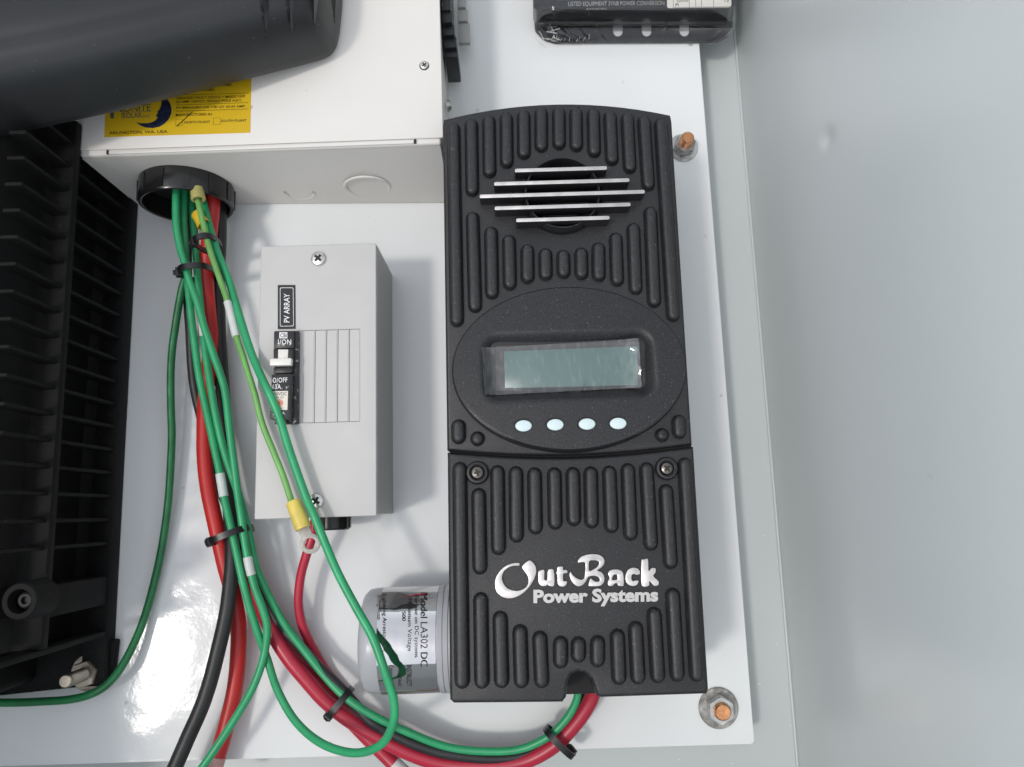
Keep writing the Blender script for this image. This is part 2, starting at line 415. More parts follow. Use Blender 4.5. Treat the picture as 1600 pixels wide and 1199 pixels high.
# studs that hold the panel
def stud(px, py, rw, tip, label, washer_m, nut_m, bolt_m, h, rb, rn, rot, loc_z=0.0):
    c = W(px, py, loc_z)
    t = thing("mounting_stud", label, "bolt", c, "studs bolted through the panel")
    lathe("washer", c, (0, 0, 1), [(0, 0), (rw, 0), (rw, .0013), (rw * .96, .0017), (rw * .3, .0017), (0, .0017)], washer_m, t, 40)
    bm = bmesh.new(); ring = []
    for z, s in ((.0017, 1.0), (.0082, 1.0), (.0094, .92)):
        ring.append([bm.verts.new(c + Vector((rn * s * math.cos(rot + k * math.pi / 3), rn * s * math.sin(rot + k * math.pi / 3), z))) for k in range(6)])
    for a, b in zip(ring, ring[1:]):
        for k in range(6): bm.faces.new((a[k], a[(k + 1) % 6], b[(k + 1) % 6], b[k]))
    bm.faces.new(ring[-1]); bm.faces.new(ring[0][::-1])
    from_bm("nut", bm, nut_m, t, False)
    prof = [(0, .006), (rb, .006)]; z = .0098
    while z < h - .0022:
        prof += [(rb, z), (rb * .90, z + .0004), (rb, z + .0009)]; z += .0010
    prof += [(rb * .94, h - .0006), (rb * .82, h), (0, h)]
    lathe("bolt", c, (0, 0, 1), prof, bolt_m, t, 24)
    return t
stud(1067, 232, .0112, None, "copper coloured bolt with pale grey washer at upper right of the ribbed black charge controller", m_zinc, m_zincd, m_copper, .0180, .0050, .0084, .2)
stud(1122, 1106, .0136, None, "copper coloured bolt with stained grey washer at lower right panel corner", m_zincd, m_zinc, m_copper, .0130, .0058, .0098, .5)

# ------------------------------------------------------------------ charge controller
ZF = 0.100
cc = thing("charge_controller", "black ribbed solar charge controller with display and silver lettering, upright in the middle", "charge controller", W(880, 640, 0))
fz = at(ZF)
def arc(p, q, sag, n=14):
    out = []
    for i in range(n + 1):
        t = i / n; out.append((p[0] + (q[0] - p[0]) * t, p[1] + (q[1] - p[1]) * t - sag * 4 * t * (1 - t)))
    return out
top_arc = arc((693, 186), (1048, 179), 21)
seam_u = arc((698.5, 703.5), (1082, 694.5), -12)
out_u = [(691.5, 196)] + top_arc[0:1] + top_arc[1:-1] + top_arc[-1:] + [(1050, 189)] + seam_u[::-1]
FC = W(878, 307, ZF); FR = (W(937, 307, ZF) - W(819, 307, ZF)).length / 2
up = plate("upper_cover", [pix(out_u, ZF), ellipse(FC, FR, FR, 56)], .022, ZF, m_blk, cc, .0022, 4)
seam_l = arc((699, 707), (1084, 698), -12)
lo_pts = seam_l + [(1107.5, 1077), (1105, 1085)] + [(940, 1090.5), (933, 1088), (930.5, 1078), (925, 1062), (915, 1052), (903, 1049.5), (893, 1054), (887, 1066), (885, 1090), (879, 1098)] + [(709, 1099.5), (703, 1094)]
lo = plate("lower_cover", [pix(lo_pts, ZF)], .022, ZF, m_blk, cc, .0022, 4)
# chassis behind the covers
box("chassis", W(712, 600, .03).x, W(1040, 600, .03).x, W(900, 1074, .05).y, W(880, 200, .06).y, .0005, .070, m_hole, cc, .002)
plate("cable_lip", [round_poly([W(889, 1070, .052), W(893, 1081, .052), W(912, 1085, .052), W(934, 1083, .052), W(938, 1066, .052)], .003)], .036, .052, m_mould, cc, .002)
_sa, _sb = W(704, 706, .09), W(1078, 698, .09)
box("seam_backing", _sa.x, _sb.x, W(890, 722, .09).y, W(890, 694, .09).y, .024, .094, m_hole, cc)
# moulded ribs, each its own piece
def rib(x0, y0, x1, y1, parent, w=.0036, h=.0046):
    zm, up_ = ZF + .0018, .0036
    a = W(x0, y0, ZF + (up_ if y0 < 798 else 0)); b = W(x1, y1, ZF + (up_ if y1 > 798 else 0))
    a.x, b.x = W(x0, y0, zm).x, W(x1, y1, zm).x; a.z = b.z = ZF
    d = (b - a).normalized(); s = Vector((-d.y, d.x, 0))
    w0 = w * 1.12
    a = a + d * w0; b = b - d * w0
    vs, fs = [], []
    rows = [(1.12, -.0006), (1.10, .02), (1.0, .12), (.97, .45), (.88, .72), (.68, .92), (.36, 1.0)]
    n = 7
    for k, (rr, zz) in enumerate(rows):
        for end in (0, 1):
            for i in range(n):
                t = math.pi * i / (n - 1)
                o = (s * math.cos(t) - d * math.sin(t)) if end == 0 else (-s * math.cos(t) + d * math.sin(t))
                p = (a if end == 0 else b) + o * w0 * rr * (1 - .10 * max(zz, 0))
                vs.append(p + Vector((0, 0, h * zz if zz > 0 else zz)))
    N = 2 * n
    for k in range(len(rows) - 1):
        for i in range(N):
            j = (i + 1) % N
            fs.append((k * N + i, k * N + j, (k + 1) * N + j, (k + 1) * N + i))
    t0 = (len(rows) - 1) * N
    zc = Vector((0, 0, h))
    vs += [a + zc, b + zc]; ia, ib = len(vs) - 2, len(vs) - 1
    for i in range(n - 1): fs.append((t0 + i, t0 + i + 1, ia)); fs.append((t0 + n + i, t0 + n + i + 1, ib))
    fs.append((t0 + n - 1, t0 + n, ib, ia)); fs.append((t0 + N - 1, t0, ia, ib))
    pyd("rib", vs, fs, m_blk, parent, angle=65)
U = [(708, 189, 714, 511), (736, 183, 738, 308), (763.5, 177, 765, 279), (791, 173, 792, 264), (818, 169, 819, 250), (845.5, 165, 846, 239), (873, 163.5, 874, 235),
     (900, 164.5, 901, 238), (927, 166, 929, 247), (953, 170, 957, 259.5), (980, 173.6, 985, 272), (1006, 178, 1014, 299), (1032, 183, 1053, 503),
     (738, 329, 742.5, 489), (767, 352, 769, 468), (795, 365, 797, 454), (824, 380, 824.5, 444), (852, 386, 853, 439.5), (880, 388.5, 881, 436),
     (908, 385, 909, 438), (935, 377, 936, 441), (962, 361.5, 965, 448), (989.5, 346.5, 994, 461), (1016, 321, 1023, 481),
     (716, 655, 716.5, 694), (745.7, 674, 746, 697), (1034.6, 669, 1035, 690.5), (1061, 648, 1062, 686)]
Lr = [(718, 722, 722, 1078), (747.5, 763, 750, 898), (777, 727, 779, 867.5), (806, 728.5, 807, 848), (835, 730.5, 837, 835), (866, 730.5, 868, 827.6), (895, 730, 897, 822),
      (923, 729, 925, 825.7), (952, 728, 956, 833), (981, 724, 986, 844.7), (1010, 722.5, 1018, 860.6), (1040.5, 757, 1049, 889.5), (1070, 715, 1090, 1067),
      (750.7, 926, 753, 1078), (781, 955, 784, 1077), (812, 976, 815, 1077), (843, 986, 847, 1077), (876, 994, 876, 1046), (904, 995, 904, 1037), (934, 993, 934, 1044),
      (964.6, 983, 968, 1072), (993, 971, 998, 1071), (1022, 949, 1029, 1069), (1051, 919, 1059.6, 1067)]
for r_ in U: rib(*r_, up)
for r_ in Lr: rib(*r_, lo)
# fan inlet: ring, hub and five silver-faced bars
ft = thing_ft = lathe("fan_ring", (FC.x, FC.y, 0), (0, 0, 1), [(FR * .93, .072), (FR * .93, ZF + .0056), (FR * .95, ZF + .0064), (FR * .975, ZF + .0064), (FR * .995, ZF + .0056), (FR * 1.03, ZF - .001), (FR * 1.03, .072), (FR * .93, .072)], m_blk, cc, 56)
lathe("fan_hub", (FC.x, FC.y, .0702), (0, 0, 1), [(0, 0), (.013, 0), (.013, .004), (.012, .005), (0, .005)], m_hole, cc, 32)
for k in range(7):
    a = k * 2 * math.pi / 7 + .2
    u = Vector((math.cos(a), math.sin(a), 0)); w_ = Vector((-math.sin(a), math.cos(a), 0))
    b0 = Vector((FC.x, FC.y, 0))
    lo4 = [b0 + u * .012 - w_ * .003 + Vector((0, 0, .0708)), b0 + u * .020 - w_ * .006 + Vector((0, 0, .0708)), b0 + u * .020 + w_ * .004 + Vector((0, 0, .0728)), b0 + u * .012 + w_ * .003 + Vector((0, 0, .0728))]
    hexa("fan_blade", lo4, [p + Vector((0, 0, .001)) for p in lo4], m_hole, cc)
zt = ZF + .0105
for (xa, ya, xb, yb) in ((804, 266.5, 949, 262.5), (771.5, 287.5, 984, 281.3), (749, 306.5, 1008, 300), (772.5, 325, 986, 320), (806, 344.5, 953, 340)):
    A, B = W(xa, ya, zt), W(xb, yb, zt); ym = (A.y + B.y) / 2; hw = .00135
    sh = lambda e: round_poly([(A.x + e, ym - hw + e, 0), (B.x - e, ym - hw + e, 0), (B.x - e, ym + hw - e, 0), (A.x + e, ym + hw - e, 0)], .0012, 4)
    gb = plate("grille_bar", [sh(0)], ZF - .0005, zt - .0004, m_mould, cc, .0002, 1)
    plate("bar_face", [sh(.00015)], zt - .00045, zt, m_alu, gb, .00022, 2)
# oval display bezel: a height field with a soft-edged window
OC = W(888.5, 576, ZF); orx = (W(1071, 583, ZF) - W(706, 583, ZF)).length / 2; ory = (W(886, 446, ZF) - W(886, 705, ZF)).length / 2
SCR = [W(772, 540, ZF), W(1003, 533, ZF), W(1004, 608, ZF), W(774, 612, ZF)]
sc_c = (SCR[0] + SCR[2]) / 2; shx = (SCR[1] - SCR[0]).length / 2; shy = (SCR[0] - SCR[3]).length / 2
def sdist(x, y):
    dx, dy = abs(x - sc_c.x) - shx + .003, abs(y - sc_c.y) - shy + .003
    return math.hypot(max(dx, 0), max(dy, 0)) + min(max(dx, dy), 0) - .003
def smooth(t): t = min(1, max(0, t)); return t * t * (3 - 2 * t)
def bez(x, y):
    v = (y - OC.y) / ory; u = (x - OC.x) / orx
    h = .0046 - .0036 * v + .0022 * (1 - u * u - v * v)
    d = sdist(x, y)
    h -= .0064 * (1 - smooth((d + .0005) / .0085))
    return ZF + h
vs, fs = [], []; NR, NA = 60, 144
for i in range(NR + 1):
    r = (i + .35) / (NR + .35)
    for k in range(NA):
        a = 2 * math.pi * k / NA; x = OC.x + orx * r * math.cos(a); y = OC.y + ory * r * math.sin(a)
        z = bez(x, y); e = 1 - r
        ew = .010 + .024 * max(0, -math.sin(a)); full = z - ZF
        if e < ew: z -= full * .96 * (1 - math.sqrt(max(0, 1 - (1 - e / ew) ** 2)))
        vs.append((x, y, z))
for k in range(NA):
    a = 2 * math.pi * k / NA; s = 1.004; vs.append((OC.x + orx * s * math.cos(a), OC.y + ory * s * math.sin(a), ZF - .0006))
for i in range(NR + 1):
    for k in range(NA): k2 = (k + 1) % NA; fs.append((i * NA + k, i * NA + k2, (i + 1) * NA + k2, (i + 1) * NA + k))
fs.append(tuple(range(NA)))
bezel = pyd("display_bezel", vs, fs, m_blk, cc, angle=40)
zs_ = bez(sc_c.x, sc_c.y)
quadbox("display_frame", [(774, 541), (1000, 534), (1001, 607), (776, 611)], zs_ - .002, zs_ + .0003, m_lcdf, cc)
quadbox("display_screen", [(787, 549), (996, 541), (997, 602), (789, 607)], zs_ - .001, zs_ + .0009, m_lcd, cc, .0002)
# protective film stuck over the window, crinkled at its ends
vs, fs = [], []; NX, NY = 30, 8
rf = random.Random(4)
Q = [Vector(p) for p in ((752, 543), (997, 529), (1003, 605), (758, 618))]
for j in range(NY + 1):
    for i in range(NX + 1):
        ju = 0 if i in (0, NX) else rf.uniform(-.4, .4); jv = 0 if j in (0, NY) else rf.uniform(-.35, .35)
        u, v = (i + ju) / NX, (j + jv) / NY
        p = (Q[0] * (1 - u) + Q[1] * u) * (1 - v) + (Q[3] * (1 - u) + Q[2] * u) * v
        w = W(p.x, p.y, ZF + .004)
        ed = max(0, 1 - min(u, 1 - u) * 6.5) + .75 * max(0, 1 - (1 - v) * 5) * (u < .75)
        zb = max(bez(w.x, w.y), zs_ + .0012) + .0004
        big = mnoise.noise(Vector((u * 4, v * 2, 2.0))) * .00016
        lift = .0024 * max(0, (u - .885) / .115) ** 1.2 * (1.15 - .5 * v) + .0012 * max(0, (.08 - u) / .08)
        if .12 < u < .42 and v > .7: ed = max(ed, .9)
        w.z = lift + zb + max(-.0002, big + rf.uniform(-.2, 1) * (.0011 if u < .5 else .0017) * min(1, ed))
        vs.append(w)
for j in range(NY):
    for i in range(NX):
        a = j * (NX + 1) + i
        if (i * 7 + j * 3) % 5 < 2: fs += [(a, a + 1, a + NX + 2), (a, a + NX + 2, a + NX + 1)]
        else: fs += [(a, a + 1, a + NX + 1), (a + 1, a + NX + 2, a + NX + 1)]
tag(pyd("protective_film", vs, fs, m_film, cc, angle=40), "crinkled clear protective film over the display")
# buttons, each over a raised black disc painting its recess shade
for (bx, by) in ((818, 666), (867.5, 664.3), (917, 663.2), (965.5, 662.3)):
    b0 = W(bx, by, ZF + .006); zb = bez(b0.x, b0.y); b1 = W(bx, by, zb)
    rr = (W(bx + 13, by, zb) - W(bx - 13, by, zb)).length / 2
    lathe("button_rim_shade", (b1.x - .0005, b1.y + .0004, zb - .001), (0, 0, 1), [(0, 0), (rr * 1.10, 0), (rr * 1.10, .0017), (0, .0017)], m_hole, cc, 36, squash=(1, .74))  # disc shifted up-left so a painted dark crescent shows
    lathe("button", (b1.x, b1.y, zb - .0005), (0, 0, 1), [(0, 0), (rr, 0), (rr, .0016), (rr * .93, .0021), (rr * .6, .0025), (0, .0026)], m_btn, cc, 36, squash=(1, .69))
# cover screws
for (sx, sy, rot) in ((746, 739, .3), (1041, 732.5, .75)):
    c = W(sx, sy, ZF)
    lathe("screw_boss", (c.x, c.y, ZF - .0005), (0, 0, 1), [(.0043, .0003), (.0043, .0030), (.0050, .0036), (.0060, .0034), (.0068, .0022), (.0070, 0)], m_blk, lo, 36)
    lathe("screw_well", (c.x, c.y, ZF), (0, 0, 1), [(0, .0), (.0046, .0), (.0046, .0006), (0, .0006)], m_hole, lo, 32)
    phillips("screw", (c.x, c.y, ZF + .0006), .0036, .0024, m_dscrew, lo, rot=rot)
# silver lettering on the lower cover
K = 275 / 1600
def lg(pts): return [W(765 + x * K, 855 + y * K, ZF) for x, y in pts]
def smooth_loop(L, n=3):
    out = []; k = len(L)
    for i in range(k):
        a, b, c, d = L[i - 1], L[i], L[(i + 1) % k], L[(i + 2) % k]
        for j in range(n):
            t = j / n
            tn = .75
            m1, m2 = (c - a) * .5 * tn, (d - b) * .5 * tn
            out.append(b * (2 * t**3 - 3 * t**2 + 1) + m1 * (t**3 - 2 * t**2 + t) + c * (-2 * t**3 + 3 * t**2) + m2 * (t**3 - t**2))
    return out
glyphs = [
 [[(272,145),(235,143),(190,152),(140,175),(95,215),(62,265),(50,310),(52,370),(70,415),(110,450),(160,465),(215,462),(270,440),(320,405),(370,350),(405,290),(424,230),(420,180),(400,145),(375,123),(355,122),(325,142),(298,170),(297,190),(318,222),(342,255),(354,290),(350,330),(332,362),(298,385),(255,396),(205,390),(160,370),(130,335),(113,290),(116,255),(135,215),(170,187),(210,171),(268,168)]],
 [[(442,225),(465,210),(497,209),(497,285),(506,300),(524,292),(530,208),(583,207),(587,350),(537,350),(532,340),(510,352),(480,355),(455,340),(443,310)]],
 [[(614,182),(640,175),(667,178),(668,207),(703,206),(705,236),(670,240),(668,300),(680,309),(703,310),(700,335),(680,355),(655,360),(630,350),(618,325),(615,258),(607,242),(607,224),(613,214)]],
 [[(735,222),(752,248),(785,278),(825,295),(850,290),(863,262),(868,142),(805,142),(803,118),(830,88),(875,70),(930,63),(985,67),(1025,87),(1043,118),(1038,155),(1012,187),(978,212),(1012,225),(1036,252),(1043,288),(1036,322),(1010,348),(970,356),(903,354),(902,318),(915,284),(930,292),(960,312),(990,312),(1000,298),(990,275),(960,262),(925,262),(897,272),(872,315),(842,346),(805,357),(770,340),(745,310),(730,275),(725,245)],
  [(905,128),(958,121),(988,131),(993,150),(975,180),(940,203),(904,214)]],
 [[(1074,240),(1088,214),(1120,203),(1165,203),(1200,217),(1214,250),(1217,350),(1168,350),(1160,330),(1138,330),(1115,352),(1085,354),(1072,335),(1078,300),(1090,280)], [(1112,296),(1118,266),(1132,250),(1154,250),(1160,270),(1158,292),(1138,298)]],
 [[(1364,220),(1342,192),(1292,187),(1252,210),(1233,260),(1238,315),(1265,345),(1305,354),(1340,340),(1352,306),(1326,302),(1302,308),(1287,290),(1290,256),(1308,244),(1335,252),(1362,244)]],
 [[(1377,125),(1400,112),(1438,108),(1443,215),(1470,190),(1507,192),(1505,232),(1486,262),(1534,310),(1531,345),(1492,352),(1450,308),(1447,350),(1380,348)]]]
logo = None
for G in glyphs:
    L = [smooth_loop(lg(g)) if len(g) > 6 else lg(g) for g in G]
    plate("raised_letter", L, ZF - .0004, ZF + .0013, m_alu, lo, .00028, 2)
bt = text("Power Systems", [(833.5, 921.5), (1028.5, 918.5), (1028.5, 946.5), (833.5, 949)], at(ZF), m_alu2, lo, bold=.045, depth=.0011, name="raised_words")

# ------------------------------------------------------------------ white combiner box
ZW = .080
wb = thing("combiner_box", "white powder coated combiner box with yellow label and black conduit bushing, upper left", "combiner box", W(400, 260, 0))
wl_, wr_, wbx = W(122, 243, ZW), W(690, 223, ZW), None
ux = (wr_ - wl_).normalized(); uy = Vector((-ux.y, ux.x, 0))
WX = (wr_ - wl_).length; WY = .26
def wp(s, t, z): return wl_ * 1 + ux * s + uy * t + Vector((0, 0, z - ZW))
def wbox(name, s0, s1, t0, t1, z0, z1, m, parent, bev=0.0):
    L = [(s0, t0), (s1, t0), (s1, t1), (s0, t1)]
    return hexa(name, [wp(s, t, z0) for s, t in L], [wp(s, t, z1) for s, t in L], m, parent, bev)
bl0, bl1 = W(214, 319, .0004), W(704, 316, .0004)
hexa("box_body", [bl0, bl1, bl1 + uy * WY, bl0 + uy * WY], [wp(0, 0, ZW - .0014), wp(WX - .0006, 0, ZW - .0014), wp(WX - .0006, WY, ZW - .0014), wp(0, WY, ZW - .0014)], m_box, wb, .0016, 3)
wbox("front_cover", -.0008, WX + .0010, .0036, WY, ZW - .0013, ZW, m_box, wb, .0005)
wbox("front_lip", .0195, WX - .0185, .0004, .0032, ZW - .0018, ZW - .0005, m_box, wb, .0006)
for s in (.0185, WX - .0184):
    wbox("lip_slot", s, s + .0014, .0004, .0031, ZW - .0012, ZW - .0002, m_boxin, wb)

def wpix(px, py, z):       # a pixel on the cover plane in the box's own axes
    p = W(px, py, z) - wl_; return p.dot(ux), p.dot(uy)
c = W(663, 103, ZW)
lathe("screw_dimple", (c.x, c.y, ZW - .0002), (0, 0, 1), [(0, 0), (.0036, 0), (.0032, .0004), (0, .0004)], m_boxin, wb, 24)
phillips("screw", (c.x, c.y, ZW), .0029, .0013, m_dscrew if False else m_screw, wb, rot=.6)
# knockouts pressed into the lower face
_n = (wr_ - wl_).cross(bl0 - wl_).normalized()
if _n.y > 0: _n = -_n
_up = ux.cross(_n).normalized()
if _up.z < 0: _up = -_up
pA, pB, pC, pD = wp(.0006, .0, ZW - .0034), wp(WX - .0012, .0, ZW - .0034), bl1 + Vector((-.0006, 0, .0006)), bl0 + Vector((.0006, 0, .0006))
def bil(u, v, l=0): return (pA * (1 - u) + pB * u) * (1 - v) + (pD * (1 - u) + pC * u) * v + _n * (.0006 + l)
vs = [bil(i / 16, j / 6) for j in range(7) for i in range(17)]
pyd("lower_face", vs, [(j * 17 + i, j * 17 + i + 1, j * 17 + i + 18, j * 17 + i + 17) for j in range(6) for i in range(16)], m_box, wb)
def on_bottom(px, py):
    u, v = .5, .5
    for _ in range(12):
        p = proj(bil(u, v)); pu = proj(bil(u + .01, v)); pv = proj(bil(u, v + .01))
        a, b, c, d = (pu[0] - p[0]) * 100, (pv[0] - p[0]) * 100, (pu[1] - p[1]) * 100, (pv[1] - p[1]) * 100
        ex, ey = px - p[0], py - p[1]; D = a * d - b * c
        u += (ex * d - ey * b) / D; v += (ey * a - ex * c) / D
    return bil(u, v)
def ko(px, py, r, a0, a1, w=.0012):
    c = on_bottom(px, py); pts = []
    n = 40
    for i in range(n + 1):
        a = a0 + (a1 - a0) * i / n
        pts.append(c + ux * r * math.cos(a) + _up * r * math.sin(a))
    vs, fs = [], []
    for p, i in zip(pts, range(n + 1)):
        d = (p - c).normalized()
        for k in range(7):
            t = math.pi * k / 6
            vs.append(p + d * w * math.cos(t) + _n * (w * .85 * math.sin(t) - .00005))
    for i in range(n):
        for k in range(6): fs.append((i * 7 + k, i * 7 + k + 1, i * 7 + k + 8, i * 7 + k + 7))
    pyd("knockout_ring", vs, fs, m_box, wb, angle=60)
ko(574, 291.5, .0162, 0, 2 * math.pi, .0014)
ko(468.5, 301.5, .0106, math.pi * .95, math.pi * 2.04, .0013)
# black conduit bushing on the lower face
bc = on_bottom(293, 294); 
bc = on_bottom(293, 291)
BR_ = .0322
bush = lathe("conduit_bushing", bc + _n * -.004, _n, [(BR_ * .985, 0), (BR_, .002), (BR_, .0185), (BR_ * .985, .0198), (BR_ * .95, .0202), (BR_ * .91, .0198), (BR_ * .89, .017), (BR_ * .88, .0042)], m_blkg, wb, 56)
lathe("bushing_inside", bc + _n * .0006, _n, [(0, 0), (BR_ * .9, 0), (BR_ * .9, .0004), (0, .0004)], m_hole, bush, 40)
for a in [k * math.pi / 6 + .15 for k in range(12)]:
    d = ux * math.cos(a) + _up * math.sin(a); e = _n.cross(d)
    p = bc + d * (BR_ - .0004)
    lo4 = [p - e * .0022 + _n * .001, p + e * .0022 + _n * .001, p + e * .0018 + _n * .0145, p - e * .0018 + _n * .0145]
    hexa("grip_rib", lo4, [q + d * .0011 for q in lo4], m_blkg, bush)
# breakers on the right-hand side of the box
def sidebox(name, t0, t1, x1, z0, z1, m, parent=wb, bev=.0006, s0=None):
    return wbox(name, WX + .0007 if s0 is None else s0, WX + x1, t0, t1, z0, z1, m, parent, bev)
ty = lambda py, z: wpix(700, py, z)[1]
for k, (ya, yb, xw, z0, z1) in enumerate(((-40, 66, .0070, .020, .058), (67, 84, .0078, .018, .056), (84.5, 100, .0090, .016, .052), (100.5, 116, .0100, .014, .048), (116.5, 130, .0106, .010, .044))):
    sidebox("side_breaker", ty(yb, z0), ty(ya, z0), xw, z0, z1, m_brk if k == 0 else m_mould)
for k, (ya, yb) in enumerate(((-30, 12), (13, 31), (32, 63))):
    sidebox("breaker_handle", ty(yb, .02), ty(ya, .02), .0165 + .0012 * k, .012, .020 - .002 * k, m_bgrey, s0=WX + .0100)
c = wp(WX + .0008, ty(166, .03), .03)
lathe("side_screw", c, ux, [(0, 0), (.0042, 0), (.0042, .0016), (.0030, .0032), (0, .0036)], m_screw, wb, 24)
# yellow label
def wl_at(z): return lambda x, y, l=0: W(x, y, z + l)
zl = ZW + .0002
lab = quadbox("yellow_label", [(163, 214.5), (391, 207.5), (394, 60), (168, 66)], ZW - .0001, zl, m_ylab, wb)
# label print: crop pixel = 150 + x*.1625, 100 + y*.1625
def yl(pts): return [(150 + x * .1625, 100 + y * .1625) for x, y in pts]
fl = at(zl + .0001)
for s, q in (("ARLINGTON, WA. USA", [(125, 648), (688, 636), (688, 670), (125, 684)]),
             ("MANUFACTURED IN", [(768, 480), (1112, 472), (1112, 496), (768, 504)]),
             ("NORTH PLANT", [(848, 551), (1097, 545), (1097, 569), (848, 575)]),
             ("SOUTH PLANT", [(1202, 537), (1447, 531), (1447, 555), (1202, 561)]),
             ("PV BREAKERS USE CBI QY 30-63 AMP", [(772, 413), (1432, 396), (1432, 421), (772, 439)]),
             ("GROUND FAULT DEVICE = MNDC-GFP", [(774, 318), (1434, 300), (1434, 325), (774, 342)]),
             ("63 AMP 125VDC SINGLE POLE ASSY.", [(772, 354), (1405, 338), (1405, 362), (772, 378)]),
             ("ELECTRICAL SCHEMA", [(775, 246), (1142, 236), (1142, 260), (775, 270)]),
             ("WIRING DIAGRAM CRIME", [(780, 200), (1305, 186), (1305, 212), (780, 226)])):
    text(s, yl(q), fl, m_ink, lab, bold=.014)
def strip(p, q, w, m, parent, z):
    a, b = W(*p, z), W(*q, z); d = (b - a).normalized(); s = Vector((-d.y, d.x, 0)) * w / 2
    return pyd("printed_line", [a - s, b - s, b + s, a + s], [(0, 1, 2, 3)], m, parent, False)
zk = zl + .0001
for a, b in (((790, 302), (1468, 281)), ((770, 396), (1464, 373)), ((770, 456), (1464, 434))):
    strip(*yl([a, b]), .00026, m_ink, lab, zk)
for x0, y0, x1, y1 in ((766, 534, 830, 596), (1128, 520, 1195, 582)):
    P = yl([(x0, y0 + 1), (x1, y0 - 1), (x1, y1 - 1), (x0, y1 + 1)])
    for i in range(4): strip(P[i], P[(i + 1) % 4], .00016, m_ink, lab, zk)
P = yl([(772, 596), (800, 574), (925, 458), (932, 462), (812, 574), (782, 602)])
pyd("tick_mark", [W(x, y, zk + .0001) for x, y in P], [tuple(range(6))], m_blab, lab, False)
moon = yl([(620, 300), (655, 320), (690, 345), (715, 385), (727, 430), (722, 480), (700, 530), (660, 575), (610, 605), (545, 618), (480, 612), (430, 595), (400, 575), (386, 562), (430, 570), (490, 572), (540, 560), (575, 540), (590, 520), (578, 500), (582, 488), (597, 475), (588, 460), (608, 440), (622, 410), (630, 370), (622, 330)])
plate("crescent_moon_print", [pix(moon, zk)], zk - .00005, zk, m_blueink, lab)
big = yl([(134, 330), (172, 330), (172, 523), (138, 525)])
pyd("letter_bar_print", pix(big, zk), [(0, 1, 2, 3)], m_grayink, lab, False)
text("MIDNITE", yl([(185, 400), (526, 388), (526, 452), (185, 464)]), fl, m_grayink, lab, bold=.006)
text("SOLAR", yl([(262, 474), (440, 468), (440, 518), (262, 524)]), fl, m_grayink, lab, bold=.006)
text("inc", yl([(452, 482), (520, 480), (520, 515), (452, 517)]), fl, m_grayink, lab, bold=-.008)
for xx in (248, 262):
    strip(*yl([(xx, 424), (xx, 524)]), .0004, m_grayink, lab, zk)
strip(*yl([(280, 466), (530, 458)]), .00025, m_grayink, lab, zk)

# ------------------------------------------------------------------ grey breaker enclosure
ZG = .067
gb_ = thing("breaker_enclosure", "light grey breaker enclosure holding one black switch, left of the ribbed black controller", "breaker box", W(500, 600, 0))
GX0, GX1 = W(407, 384, ZG), W(588, 381, ZG); GX3, GX2 = W(398, 812, ZG), W(588, 806, ZG)
gx0, gx1 = (GX0.x + GX3.x) / 2, (GX1.x + GX2.x) / 2; gy1, gy0 = (GX0.y + GX1.y) / 2, (GX2.y + GX3.y) / 2
box("enclosure_body", gx0 + .0008, gx1 - .0004, gy0 + .0010, gy1 - .0004, .0004, ZG - .0016, m_grey, gb_, .001)
rc = [W(473, 516.5, ZG), W(562, 514.5, ZG), W(562, 658.5, ZG), W(472, 661, ZG)]
hx0, hx1, hy1, hy0 = W(466, 516.5, ZG).x, rc[1].x, rc[0].y, rc[2].y
hole = [(hx0, hy0), (hx1, hy0), (hx1, hy1), (hx0, hy1)]
fc = plate("enclosure_cover", [round_poly([(gx0, gy0, 0), (gx1, gy0, 0), (gx1, gy1, 0), (gx0, gy1, 0)], .0012), [Vector(p) for p in hole]], ZG - .0016, ZG, m_grey, gb_, .0007, 3)
box("side_panel", gx1 - .0003, gx1 + .0003, gy0 + .0012, gy1 - .0010, .0006, ZG - .0019, m_grey, gb_)
xs = [473 + i * 17.9 for i in range(6)]
for i in range(5):
    xa, xb = W(xs[i] + 1.0, 590, ZG).x, W(xs[i + 1] - 1.0, 590, ZG).x
    box("knockout_strip", xa, xb, hy0 + .0002, hy1 - .0003, ZG - .0015, ZG - .0005, m_grey, gb_, .0002, 1)
for i in range(1, 6):
    xa = W(xs[i], 590, ZG).x
    box("divider_ridge", xa - .0003, xa + .0003, hy0, hy1, ZG - .0014, ZG + .0001, m_grey, gb_, .0001, 1)
box("recess_floor", hx0 - .001, hx1 + .001, hy0 - .001, hy1 + .001, ZG - .0025, ZG - .0015, m_grey, gb_)
for sx, sy, rot in ((498, 405, .85), (494.5, 783, 1.0)):
    c = W(sx, sy, ZG); phillips("cover_screw", (c.x, c.y, ZG - .0002), .0049, .0026, m_screw, gb_, rot=rot)
# black label
zl = ZG + .00025
bl = quadbox("circuit_label", [(434, 514.5), (462, 514), (461.5, 445.5), (434, 445.5)], ZG - .0001, zl, m_blab, gb_)
text("PV ARRAY", [(443.5, 504), (443.5, 459), (452.5, 459), (452.5, 504)], at(zl + .0001), m_white, bl, bold=.012)
fr = round_poly([W(437.5, 510.5, zl), W(459, 510, zl), W(458.5, 449.5, zl), W(437.5, 449.5, zl)], .0011)
fi = round_poly([W(438.2, 509.7, zl), W(458.3, 509.2, zl), W(457.8, 450.3, zl), W(438.2, 450.3, zl)], .0010)
plate("label_border", [fr, fi], zl, zl + .0001, m_white, bl)
